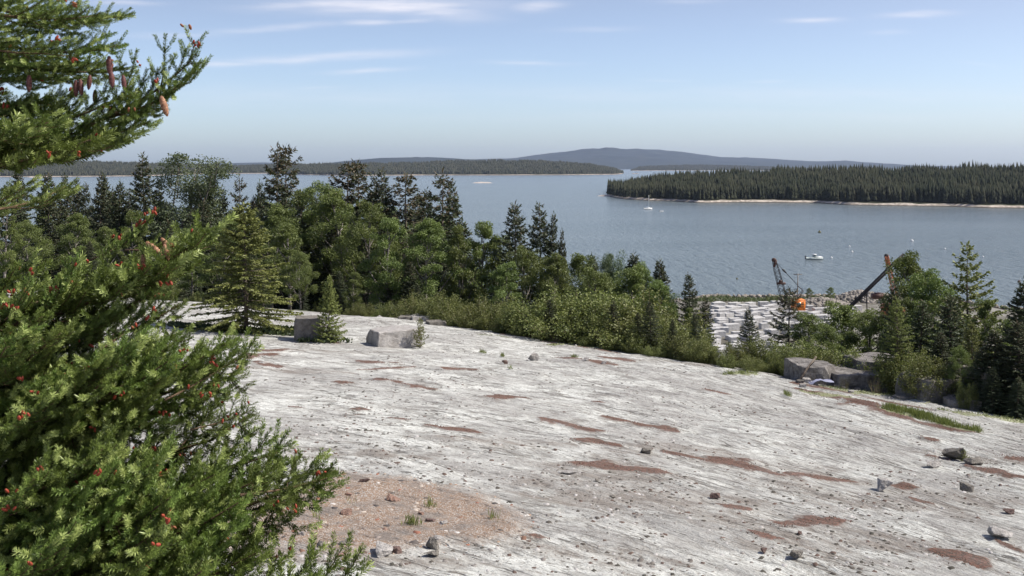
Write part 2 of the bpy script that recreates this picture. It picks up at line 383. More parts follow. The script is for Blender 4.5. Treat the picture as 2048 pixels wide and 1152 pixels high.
# ------------------------------------------------------------------ far shores, islands and hills
def rockmat(name, c1, c2, sc=.2):
    m, h, b = mat(name, .9, .1); oc = objco(h)
    h.t.links.new(h.mix(h.ramp(h.noise(oc, sc, 5, .65), (.38, 0), (.62, 1)), c1, c2), b.inputs['Base Color']); return m
def farmat(name, shore, wood1, wood2, sc):
    m, h, b = mat(name, .95, .05); oc = objco(h)
    z_ = h.n('ShaderNodeSeparateXYZ', i_0=oc).outputs[2]
    n_ = h.noise(oc, sc, 5, .7)
    c = h.mix(h.ramp(n_, (.35, 0), (.65, 1)), wood1, wood2)
    sn = h.noise(h.scl(oc, (sc*.5, sc*.5, sc*.5)), 1, 3)
    sh = h.mix(h.ramp(h.noise(oc, sc*2, 3), (.4, 0), (.6, 1)), shore, tuple(q*.55 for q in shore))
    wet = h.mix(h.ramp(h.m('DIVIDE', z_, 3.0, clamp=True), (.18, 1), (.3, 0)), sh, (.07, .06, .05))
    lim = h.m('ADD', 1.0, h.m('MULTIPLY', sn, 3.2))
    c = h.mix(h.m('LESS_THAN', z_, lim), c, wet)
    h.t.links.new(c, b.inputs['Base Color']); bump(h, b, n_, .6, 4)
    return m
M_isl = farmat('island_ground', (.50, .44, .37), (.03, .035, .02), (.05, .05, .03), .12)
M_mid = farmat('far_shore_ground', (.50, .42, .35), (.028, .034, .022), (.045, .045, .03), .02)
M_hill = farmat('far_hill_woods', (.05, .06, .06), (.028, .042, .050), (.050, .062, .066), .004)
def land(name, front, top, depth, treeh, mt, nu=300, nt_=26, rough=1.0, fall=.5, rim=1.8):
    """front: shoreline (u,v) on the water; top: skyline (u,v); depth: shore-to-ridge distance in m"""
    front = np.array(front, float); top = np.array(top, float)
    uu = np.linspace(front[0, 0], front[-1, 0], nu)
    yf = HC*F/(np.interp(uu, front[:, 0], front[:, 1])-HZ)
    tt = np.concatenate([[-.06, -.01], np.linspace(0, 1, nt_), np.linspace(1.15, 1+fall*2, 6)])
    U, T = np.meshgrid(uu, tt); YF = np.broadcast_to(yf, U.shape)
    Yy = YF+T*depth; Xx = (U-1024)/F*Yy
    yr = yf+depth
    zt = HC+(HZ-np.interp(uu, top[:, 0], top[:, 1]))/F*yr-treeh
    zt = np.maximum(zt, 1.5)
    Zz = np.where(T < 0, T*60, rim*sstep(0, .03, T)+(zt-rim)*np.clip(T, 0, 1)**.75)
    Zz = np.where(T > 1, zt*(1-((T-1)/(2*fall))*1.2), Zz)
    Zz = Zz+rough*fbm(Xx/(depth*.12), Yy/(depth*.12), 4, 7)*sstep(0, .25, T)*np.minimum(zt*.12, depth*.02)
    Yy = Yy+depth*.02*fbm(Xx/(depth*.1), T*5, 3, 17)
    n_ = nu; i = (np.arange(len(tt)-1)[:, None]*n_+np.arange(n_-1)[None]).ravel()
    me = mesh(name, np.stack([Xx.ravel(), Yy.ravel(), Zz.ravel()], -1), [np.stack([i, i+1, i+1+n_, i+n_], -1)], mt, None, True)
    tag(link(name, me), kind='structure')
    return uu, tt, Xx, Yy, Zz
def far_woods(name, grid, count, hmin, hmax, mt, seed, tmax=1.25, tiers=3, k=5, bias=1.3, t0=.035, wr=.2):
    rs = np.random.RandomState(seed)
    uu, tt, Xx, Yy, Zz = grid
    fu = rs.rand(count)*(len(uu)-1.001); T = t0+(tmax-t0)*rs.rand(count)**bias
    ft = np.interp(T, tt, np.arange(len(tt)))
    iu = fu.astype(int); it = np.minimum(ft.astype(int), len(tt)-2); a = fu-iu; c = ft-it
    def bl(M): return (M[it, iu]*(1-a)+M[it, iu+1]*a)*(1-c)+(M[it+1, iu]*(1-a)+M[it+1, iu+1]*a)*c
    px, py, pz = bl(Xx), bl(Yy), bl(Zz)
    ok = pz > .6; px, py, pz = px[ok], py[ok], pz[ok]; n = len(px)
    hh = lerp(hmin, hmax, rs.rand(n)**.8)*(1+.45*fbm(px/28, py/28, 3, 3)); rr = hh*wr*lerp(.7, 1.3, rs.rand(n))
    V = []; T_ = []; off = 0; tint = rs.rand(n)
    for q in range(tiers):
        zb = .1+.75*q/tiers; ztp = min(1.0, zb+ (1.35/tiers if q < tiers-1 else 1-zb)); rq = (1-q/tiers*.82)
        ang = rs.rand(n, 1)*6.28+np.arange(k)[None]/k*6.283
        rad = rr[:, None]*rq*lerp(.6, 1.25, rs.rand(n, k))
        ring = np.stack([px[:, None]+np.cos(ang)*rad, py[:, None]+np.sin(ang)*rad, (pz+hh*zb)[:, None]-rr[:, None]*.5*rs.rand(n, k)], -1)
        apex = np.stack([px, py, pz+hh*ztp], -1)[:, None]
        vv = np.concatenate([ring, apex], 1)
        V.append(vv.reshape(-1, 3))
        b0 = off+np.arange(n)[:, None]*(k+1); j = np.arange(k)[None]
        T_.append(np.stack([b0+j, b0+(j+1) % k, np.broadcast_to(b0+k, (n, k))], -1).reshape(-1, 3)); off += n*(k+1)
    tn = np.concatenate([np.repeat(tint, k+1)]*tiers)
    o = link(name, mesh(name, np.concatenate(V), [np.concatenate(T_)], mt, dict(tint=tn)))
    return o
def woodmat(name, a, b_, c):
    m, h, b = mat(name, .9, .1)
    t = h.n('ShaderNodeAttribute', attribute_name='tint').outputs[2]
    oc = objco(h)
    col = h.mix(h.ramp(t, (.2, 0), (.85, 1)), a, b_)
    col = h.mix(h.ramp(t, (.93, 0), (.96, 1)), col, c)
    col = h.mix(h.ramp(h.noise(oc, .02, 3), (.4, 0), (.65, .5)), col, c)
    h.t.links.new(col, b.inputs['Base Color']); return m
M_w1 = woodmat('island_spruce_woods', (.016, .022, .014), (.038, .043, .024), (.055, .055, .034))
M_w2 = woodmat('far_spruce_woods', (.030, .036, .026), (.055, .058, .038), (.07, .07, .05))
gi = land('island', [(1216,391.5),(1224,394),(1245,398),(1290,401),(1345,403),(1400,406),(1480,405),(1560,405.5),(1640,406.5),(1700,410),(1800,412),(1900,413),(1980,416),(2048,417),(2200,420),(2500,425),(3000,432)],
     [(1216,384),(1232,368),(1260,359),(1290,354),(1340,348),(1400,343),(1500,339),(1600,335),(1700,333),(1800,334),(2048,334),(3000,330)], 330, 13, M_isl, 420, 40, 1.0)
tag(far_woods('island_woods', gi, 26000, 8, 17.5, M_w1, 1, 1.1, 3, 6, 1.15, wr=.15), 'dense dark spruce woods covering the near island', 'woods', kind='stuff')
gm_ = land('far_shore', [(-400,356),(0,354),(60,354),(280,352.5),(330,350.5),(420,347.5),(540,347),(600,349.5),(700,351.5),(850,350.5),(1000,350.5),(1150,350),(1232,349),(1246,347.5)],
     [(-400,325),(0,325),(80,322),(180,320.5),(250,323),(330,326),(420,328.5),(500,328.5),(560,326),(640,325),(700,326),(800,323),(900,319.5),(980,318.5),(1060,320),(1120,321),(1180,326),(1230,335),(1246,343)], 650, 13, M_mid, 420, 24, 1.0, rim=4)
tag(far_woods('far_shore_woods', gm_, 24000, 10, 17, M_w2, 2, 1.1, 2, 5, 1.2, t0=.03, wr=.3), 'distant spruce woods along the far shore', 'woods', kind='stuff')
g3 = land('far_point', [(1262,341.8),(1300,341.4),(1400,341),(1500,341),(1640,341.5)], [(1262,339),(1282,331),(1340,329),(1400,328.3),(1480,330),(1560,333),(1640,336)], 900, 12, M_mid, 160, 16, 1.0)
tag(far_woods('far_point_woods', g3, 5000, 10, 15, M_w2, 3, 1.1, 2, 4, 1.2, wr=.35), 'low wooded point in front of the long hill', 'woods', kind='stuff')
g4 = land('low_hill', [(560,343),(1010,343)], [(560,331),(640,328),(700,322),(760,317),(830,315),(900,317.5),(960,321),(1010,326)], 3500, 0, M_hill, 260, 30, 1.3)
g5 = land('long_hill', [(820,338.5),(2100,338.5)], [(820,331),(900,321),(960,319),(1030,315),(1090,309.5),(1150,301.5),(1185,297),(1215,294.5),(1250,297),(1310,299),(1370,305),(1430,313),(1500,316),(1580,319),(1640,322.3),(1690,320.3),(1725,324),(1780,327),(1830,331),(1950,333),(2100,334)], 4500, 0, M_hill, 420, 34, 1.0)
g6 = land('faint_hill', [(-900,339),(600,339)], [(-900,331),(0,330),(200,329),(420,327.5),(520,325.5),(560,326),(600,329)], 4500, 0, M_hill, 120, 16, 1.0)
M_shore = rockmat('shore_rock', (.26, .22, .18), (.62, .56, .50), .5)
def lumps(name, c, rx, ry, hz, seed, nu=40, mt=None, sc=.3):
    rs = np.random.RandomState(seed)
    a, r_ = np.meshgrid(np.linspace(0, 2*np.pi, nu), np.linspace(0, 1, 14))
    xx = c[0]+np.cos(a)*r_*rx; yy = c[1]+np.sin(a)*r_*ry
    zz = c[2]+hz*(1-r_**2)*(.55+.9*fbm(xx/rx*3+seed, yy/ry*3, 4, seed))-.5*r_**3
    i = (np.arange(13)[:, None]*nu+np.arange(nu-1)[None]).ravel()
    return link(name, mesh(name, np.stack([xx.ravel(), yy.ravel(), zz.ravel()], -1), [np.stack([i, i+1, i+1+nu, i+nu], -1)], mt or M_shore))
p = P(964, 366); tag(lumps('rock_islet', p, 30, 16, 3.6, 3), 'pale bare rock islet low in the open channel', 'rock')
p = P(1215, 392); tag(lumps('shore_ledge', p, 16, 18, 2.2, 5), 'pale flat ledge at the left tip of the island', 'rock')
p = P(72, 355); tag(lumps('rock_islet', p, 34, 20, 4.0, 7), 'white rock by the far shore behind the leftmost dark spruces', 'rock')
p = P(1512/1, 342); tag(lumps('wooded_islet', P(1271, 347.5), 25, 25, 5, 9, mt=M_isl), 'tiny wooded islet in the gap left of the island', 'islet')
# ------------------------------------------------------------------ sea haze
HZM = bpy.data.materials.new('sea_haze'); HZM.use_nodes = True
HZM.node_tree.nodes.clear(); hh_ = N(HZM.node_tree)
pv = hh_.n('ShaderNodeVolumePrincipled'); pv.inputs['Color'].default_value = (.64, .755, 1.0, 1); pv.inputs['Density'].default_value = 2.3e-5; pv.inputs['Anisotropy'].default_value = .2
hh_.n('ShaderNodeOutputMaterial', i_Volume=pv.outputs[0])
mb = MB(); mb.box((0, 11500, 200), (56000, 30000, 1-0+600)); 
hz = link('haze', mb.mesh('haze', HZM)); tag(hz, kind='stuff')
# ------------------------------------------------------------------ foliage materials
def leafmat(name, dark, light, tip=None, trans=.3, nsc=1.2, rough=.6):
    m = bpy.data.materials.new(name); m.use_nodes = True; t = m.node_tree; t.nodes.clear(); h = N(t)
    oi = h.n('ShaderNodeObjectInfo').outputs['Random']
    tn = h.n('ShaderNodeAttribute', attribute_name='tint').outputs[2]
    oc = objco(h)
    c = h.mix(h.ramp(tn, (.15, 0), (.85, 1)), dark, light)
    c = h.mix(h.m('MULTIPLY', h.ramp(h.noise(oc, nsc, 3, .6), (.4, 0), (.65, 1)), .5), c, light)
    hv = h.n('ShaderNodeHueSaturation', i_Color=c); h.set(hv.inputs['Hue'], h.m('ADD', .485, h.m('MULTIPLY', oi, .03)))
    h.set(hv.inputs['Value'], h.m('ADD', .8, h.m('MULTIPLY', oi, .4)))
    c = hv.outputs[0]
    if tip: c = h.mix(h.m('GREATER_THAN', tn, 1.5), c, tip)
    d = h.n('ShaderNodeBsdfDiffuse', i_Color=c); tr = h.n('ShaderNodeBsdfTranslucent', i_Color=h.mix(.5, c, (.12, .16, .02)))
    gl = h.n('ShaderNodeBsdfGlossy', i_Color=(1, 1, 1, 1), i_Roughness=rough)
    s1 = h.n('ShaderNodeMixShader', i_0=trans); t.links.new(d.outputs[0], s1.inputs[1]); t.links.new(tr.outputs[0], s1.inputs[2])
    s2 = h.n('ShaderNodeMixShader', i_0=.03); t.links.new(s1.outputs[0], s2.inputs[1]); t.links.new(gl.outputs[0], s2.inputs[2])
    h.n('ShaderNodeOutputMaterial', i_Surface=s2.outputs[0]); return m
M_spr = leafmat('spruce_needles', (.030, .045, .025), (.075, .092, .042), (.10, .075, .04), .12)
M_sprL = leafmat('young_spruce_needles', (.085, .105, .026), (.22, .235, .062), (.13, .09, .04), .2)
M_bir = leafmat('birch_leaves', (.080, .115, .030), (.200, .245, .062), None, .32)
M_pop = leafmat('aspen_leaves', (.09, .125, .065), (.16, .205, .10), None, .3)
M_shr = leafmat('alder_leaves', (.080, .105, .026), (.21, .225, .062), (.16, .15, .07), .32)
def barkmat(name, a, b_, sc=(6, 6, 1.2)):
    m, h, b = mat(name, .9, .1); oc = objco(h); n_ = h.noise(h.scl(oc, sc), 1, 4, .7)
    h.t.links.new(h.mix(h.ramp(n_, (.4, 0), (.6, 1)), a, b_), b.inputs['Base Color']); bump(h, b, n_, .5, .03); return m
M_bark = barkmat('spruce_bark', (.09, .07, .055), (.19, .16, .13))
M_birk = barkmat('birch_bark', (.10, .085, .07), (.34, .31, .28), (2, 2, 7))
M_stem = barkmat('shrub_stem', (.12, .09, .06), (.22, .18, .13))
def blades(c, dr, ln, wd, rs, flat=0.0):
    """pointed leaf quads: centre-line from c along dr"""
    n = len(c); rnd = rs.normal(size=(n, 3)); rnd[:, 2] += flat*2
    sd = np.cross(dr, rnd); sd /= np.linalg.norm(sd, axis=1)[:, None]+1e-9
    ln = np.broadcast_to(ln, n)[:, None]; wd = np.broadcast_to(wd, n)[:, None]
    V = np.stack([c, c+dr*ln*.45+sd*wd, c+dr*ln, c+dr*ln*.45-sd*wd], 1)
    return V.reshape(-1, 3)
def quadidx(n): return np.arange(n*4).reshape(-1, 4)
def unit(a): return a/(np.linalg.norm(a, axis=-1, keepdims=True)+1e-9)
def spruce_mesh(seed, H=10., rad=1.9, whorl=.33, nb=6, droop=.25, low=.08, dens=1.0, wd=.035, gap=.12, shape=.85, tipdirt=.2, up=.15, tw=.30):
    rs = np.random.RandomState(seed); C_ = []; D_ = []; L_ = []; W_ = []; T_ = []
    tb = MB(); lean = rs.normal(size=2)*.012*H
    hh = np.linspace(0, H, 9); tx = lean[0]*(hh/H)**2+.03*np.sin(hh*1.3+seed); ty = lean[1]*(hh/H)**2
    tb.tube(np.stack([tx, ty, hh], -1), np.linspace(.016*H, .006, 9), 6)
    z = low*H
    while z < H*.985:
        f = z/H
        for b in range(nb):
            if rs.rand() < gap: continue
            a = rs.rand()*.5+b*6.283/nb+z*2.1
            L = rad*((1-f)**shape+.03)*lerp(.62, 1.18, rs.rand())*min(1.0, .55+f*4)
            if f < low*2: L *= .75
            p0 = np.array([np.interp(z, hh, tx), np.interp(z, hh, ty), z+rs.normal()*.1])
            s = np.linspace(0, 1, 8); dz = L*(lerp(-droop, .5, f**1.6)*s + up*s**3 - .15*s**2*(1-f))
            ax = np.stack([p0[0]+math.cos(a)*L*s, p0[1]+math.sin(a)*L*s, p0[2]+dz], -1)
            tb.tube(ax[::2], np.linspace(.012*L+.006, .003, 4), 3, False)
            nt_ = max(5, int(L/tw*7*dens)); tt = .12+.88*rs.rand(nt_)**.8
            pos = np.stack([np.interp(tt, s, ax[:, q]) for q in range(3)], -1)
            side = rs.choice([-1, 1], nt_); fw = rs.rand(nt_)*.7+.5
            ta = a+side*fw; ln = tw*lerp(.5, 1.1, rs.rand(nt_))*(1.15-.55*tt)*min(1, .5+L/1.2)
            dd = unit(np.stack([np.cos(ta), np.sin(ta), -.25+rs.normal(size=nt_)*.28-.25*(1-f)], -1))
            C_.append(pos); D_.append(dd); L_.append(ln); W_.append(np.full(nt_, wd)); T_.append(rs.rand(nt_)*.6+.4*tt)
            # second order, off the laterals
            m2 = nt_; pick = rs.randint(0, nt_, m2); ps = pos[pick]+dd[pick]*ln[pick, None]*rs.rand(m2, 1)
            ta2 = ta[pick]+rs.normal(size=m2)*.7
            d2 = unit(np.stack([np.cos(ta2), np.sin(ta2), -.35+rs.normal(size=m2)*.4], -1))
            C_.append(ps); D_.append(d2); L_.append(ln[pick]*.7); W_.append(np.full(m2, wd)); T_.append(rs.rand(m2)*.7+.3*tt[pick])
            # leader shoot of the branch
            C_.append(ax[-2:-1]); D_.append(unit(ax[-1:]-ax[-2:-1])); L_.append([tw*.8]); W_.append([wd]); T_.append([1.0])
        z += whorl*lerp(.6, 1.15, rs.rand())*(1.2-.5*f)
    top = np.array([[tx[-1], ty[-1], H*.94]]); 
    for q in range(6):
        C_.append(top+[[0, 0, q*.012*H]]); D_.append(unit(np.array([[rs.normal()*.3, rs.normal()*.3, 1.]]))); L_.append([.03*H]); W_.append([wd]); T_.append([.8])
    C = np.concatenate(C_); D = np.concatenate(D_); L = np.concatenate(L_); Wd = np.concatenate(W_); T = np.concatenate(T_)
    if tipdirt: T = np.where((rs.rand(len(T)) < tipdirt*sstep(.6, .95, C[:, 2]/H)), 1.8, T)
    V = blades(C, D, L, Wd*lerp(.7, 1.3, rs.rand(len(C))), rs, .35)
    return tb.mesh('trunk', M_bark, True), (V, [quadidx(len(C))], dict(tint=np.repeat(T, 4)))
def broad_mesh(seed, H=10., rad=2.6, base=.3, lobes=22, leaves=420, leaf=.085, lobe=.33, bark=None, airy=.0, top=.75, stems=1):
    rs = np.random.RandomState(seed); tb = MB(); C_ = []; T_ = []
    lean = rs.normal(size=2)*.05*H
    hh = np.linspace(0, H*.92, 8)
    stx = []
    for s_ in range(stems):
        ox, oy = (rs.normal(size=2)*.12*rad if stems > 1 else (0, 0)); k = rs.normal(size=2)*.28*rad if stems > 1 else np.zeros(2)
        tx = ox+(lean[0]+k[0])*(hh/H)**1.5+.1*np.sin(hh*.8+s_); ty = oy+(lean[1]+k[1])*(hh/H)**1.5
        tb.tube(np.stack([tx, ty, hh], -1), np.linspace((.014 if stems > 1 else .017)*H, .01, 8), 6); stx.append((tx, ty))
    for q in range(lobes):
        f = base+(1-base)*((q+.5)/lobes)**.9
        env = rad*math.sin(math.pi*min(1, max(.02, ((f-base*.8)/(1-base*.8))**top)))**.7
        a = q*2.4+rs.rand()*.9; r_ = env*lerp(.25, .85, rs.rand()**.6)
        tx, ty = stx[q % stems]
        c = np.array([np.interp(f*H, hh, tx)+math.cos(a)*r_, np.interp(f*H, hh, ty)+math.sin(a)*r_, f*H*.97])
        z0 = max(.1*H, c[2]-r_*.9-.06*H); p0 = np.array([np.interp(z0, hh, tx), np.interp(z0, hh, ty), z0])
        mid = (p0+c)/2+np.array([0, 0, -.03*H])+rs.normal(size=3)*.12
        tb.tube([p0, mid, c, c+(c-mid)*.4], [.006*H, .004*H, .0025*H, .001*H], 4, False)
        lr = lobe*rad*lerp(.7, 1.35, rs.rand())*(1.1-.35*f)
        for w in range(4):      # sprigs: small leaf clusters round the lobe
            c2 = c+unit(rs.normal(size=3))*lr*lerp(.3, 1, rs.rand())*np.array([1, 1, .75])
            n = int(leaves/4*lerp(.6, 1.2, rs.rand())*(1-airy)); r2 = lr*lerp(.45, .8, rs.rand())
            u_ = unit(rs.normal(size=(n, 3))); rr = r2*(.35+.75*rs.rand(n)**.5)
            p = c2+u_*rr[:, None]*np.array([1, 1, .72]); C_.append(p); T_.append(np.full(n, rs.rand())*.35+.65*rs.rand(n))
    C = np.concatenate(C_); T = np.concatenate(T_); n = len(C)
    D = unit(rs.normal(size=(n, 3))+np.array([0, 0, -.4]))
    V = blades(C, D, leaf*lerp(.7, 1.4, rs.rand(n))*1.3, leaf*.42, rs, .5)
    return tb.mesh('trunk', bark or M_birk, True), (V, [quadidx(n)], dict(tint=np.repeat(T, 4)))
def shrub_mesh(seed, H=3., rad=1.6, stems=66, leaf=.075, lps=170, upright=.5):
    rs = np.random.RandomState(seed); tb = MB(); C_ = []; T_ = []
    for s_ in range(stems):
        a = rs.rand()*6.283; r0 = rad*.45*rs.rand()**.5; r1 = rad*lerp(.25, 1.05, rs.rand()**.6)
        hs_ = H*lerp(.45, 1.05, rs.rand())*(1-.45*(r1/rad)**2)
        s = np.linspace(0, 1, 5)
        a2 = a+rs.normal()*.3
        x_ = math.cos(a)*r0+(math.cos(a2)*(r1)-math.cos(a)*r0)*s**1.4; y_ = math.sin(a)*r0+(math.sin(a2)*(r1)-math.sin(a)*r0)*s**1.4
        st = np.stack([x_, y_, hs_*s], -1); tb.tube(st, np.linspace(.018, .005, 5), 3, False)
        t = .12+.92*rs.rand(lps)**.7
        p = np.stack([np.interp(t, s, st[:, q]) for q in range(3)], -1)+rs.normal(size=(lps, 3))*(.10+.10*(1-t[:, None]))*rad*.7*np.array([1, 1, .8])
        C_.append(p); T_.append(rs.rand()*.4+.6*rs.rand(lps))
    C = np.concatenate(C_); C[:, 2] = np.maximum(C[:, 2], .03); T = np.concatenate(T_); n = len(C)
    D = unit(rs.normal(size=(n, 3))+np.array([0, 0, upright*.4]))
    V = blades(C, D, leaf*lerp(.8, 1.5, rs.rand(n)), leaf*.46, rs, .4)
    return tb.mesh('stems', M_stem, True), (V, [quadidx(n)], dict(tint=np.repeat(T, 4)))
def fin(pr, m, nm='crown'):
    return pr[0], mesh(nm, *pr[1][:2], m, pr[1][2])
LIB = {}
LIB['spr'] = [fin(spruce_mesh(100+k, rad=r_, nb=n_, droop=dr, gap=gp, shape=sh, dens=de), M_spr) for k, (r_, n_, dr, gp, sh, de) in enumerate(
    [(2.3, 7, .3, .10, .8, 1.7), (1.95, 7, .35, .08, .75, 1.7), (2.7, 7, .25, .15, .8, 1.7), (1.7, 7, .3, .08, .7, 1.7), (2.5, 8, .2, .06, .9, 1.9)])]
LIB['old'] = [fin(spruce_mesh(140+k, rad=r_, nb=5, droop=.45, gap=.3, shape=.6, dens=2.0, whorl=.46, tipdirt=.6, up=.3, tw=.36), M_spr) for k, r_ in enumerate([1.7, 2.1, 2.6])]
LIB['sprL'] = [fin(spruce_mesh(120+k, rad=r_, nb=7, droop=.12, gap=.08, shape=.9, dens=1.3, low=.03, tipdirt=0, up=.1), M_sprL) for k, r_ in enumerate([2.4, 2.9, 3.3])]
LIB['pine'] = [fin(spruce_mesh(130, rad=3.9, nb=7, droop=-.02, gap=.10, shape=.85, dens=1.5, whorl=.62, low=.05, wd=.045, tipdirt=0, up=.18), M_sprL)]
LIB['bir'] = [fin(broad_mesh(200+k, rad=r_, base=b_, lobes=l_, leaves=1050), M_bir) for k, (r_, b_, l_) in enumerate(
    [(2.4, .28, 24), (2.0, .22, 22), (2.9, .35, 26), (1.7, .2, 20), (2.6, .15, 28)])]
LIB['pop'] = [fin(broad_mesh(230+k, rad=2.3, base=.2, lobes=34, leaves=820, leaf=.08, lobe=.42, airy=.05, stems=3), M_pop) for k in range(2)]
LIB['shr'] = [fin(shrub_mesh(300+k, rad=r_, H=h_), M_shr) for k, (r_, h_) in enumerate([(1.8, 3.0), (1.5, 3.1), (2.1, 2.9), (1.6, 2.9)])]
LIB['dead'] = [fin(shrub_mesh(320, rad=1.1, H=2.2, stems=40, lps=10, leaf=.04), M_shr)]
HT = dict(spr=10, old=10, sprL=10, pine=10, bir=10, pop=10, shr=3.0, dead=2.2)
KN = dict(spr=('spruce_tree', 'spruce', 'crown'), old=('spruce_tree', 'spruce', 'crown'), sprL=('spruce_tree', 'spruce', 'crown'), pine=('spruce_tree', 'spruce', 'crown'),
          bir=('birch_tree', 'birch', 'crown'), pop=('aspen_tree', 'aspen', 'crown'), shr=('shrub', 'shrub', 'foliage'), dead=('shrub', 'shrub', 'foliage'))
_rt = random.Random(5)
def plant(kind, x, y, h, label, group=None, var=None, wide=1.0, rz=None, z=None):
    L = LIB[kind]; var = _rt.randrange(len(L)) if var is None else var % len(L)
    tm, cm = L[var]; nm, cat, cn = KN[kind]
    zz = gh(x, y)-.05 if z is None else z
    s = h/HT[kind]
    r = empty(nm, (x, y, zz), _rt.random()*6.28 if rz is None else rz, (s*wide, s*wide, s))
    tag(r, label, cat, group)
    link('stems' if kind in ('shr', 'dead') else 'trunk', tm, r); link(cn, cm, r)
    return r
def tree(kind, u, vt, y, label, group=None, var=None, wide=1.0, dz=0, hmin=1.0):
    x = at(u, y); zg = gh(x, y)
    h = max(hmin, HC-(vt-HZ)/F*y-zg)
    return plant(kind, x, y, h, label, group, var, wide)
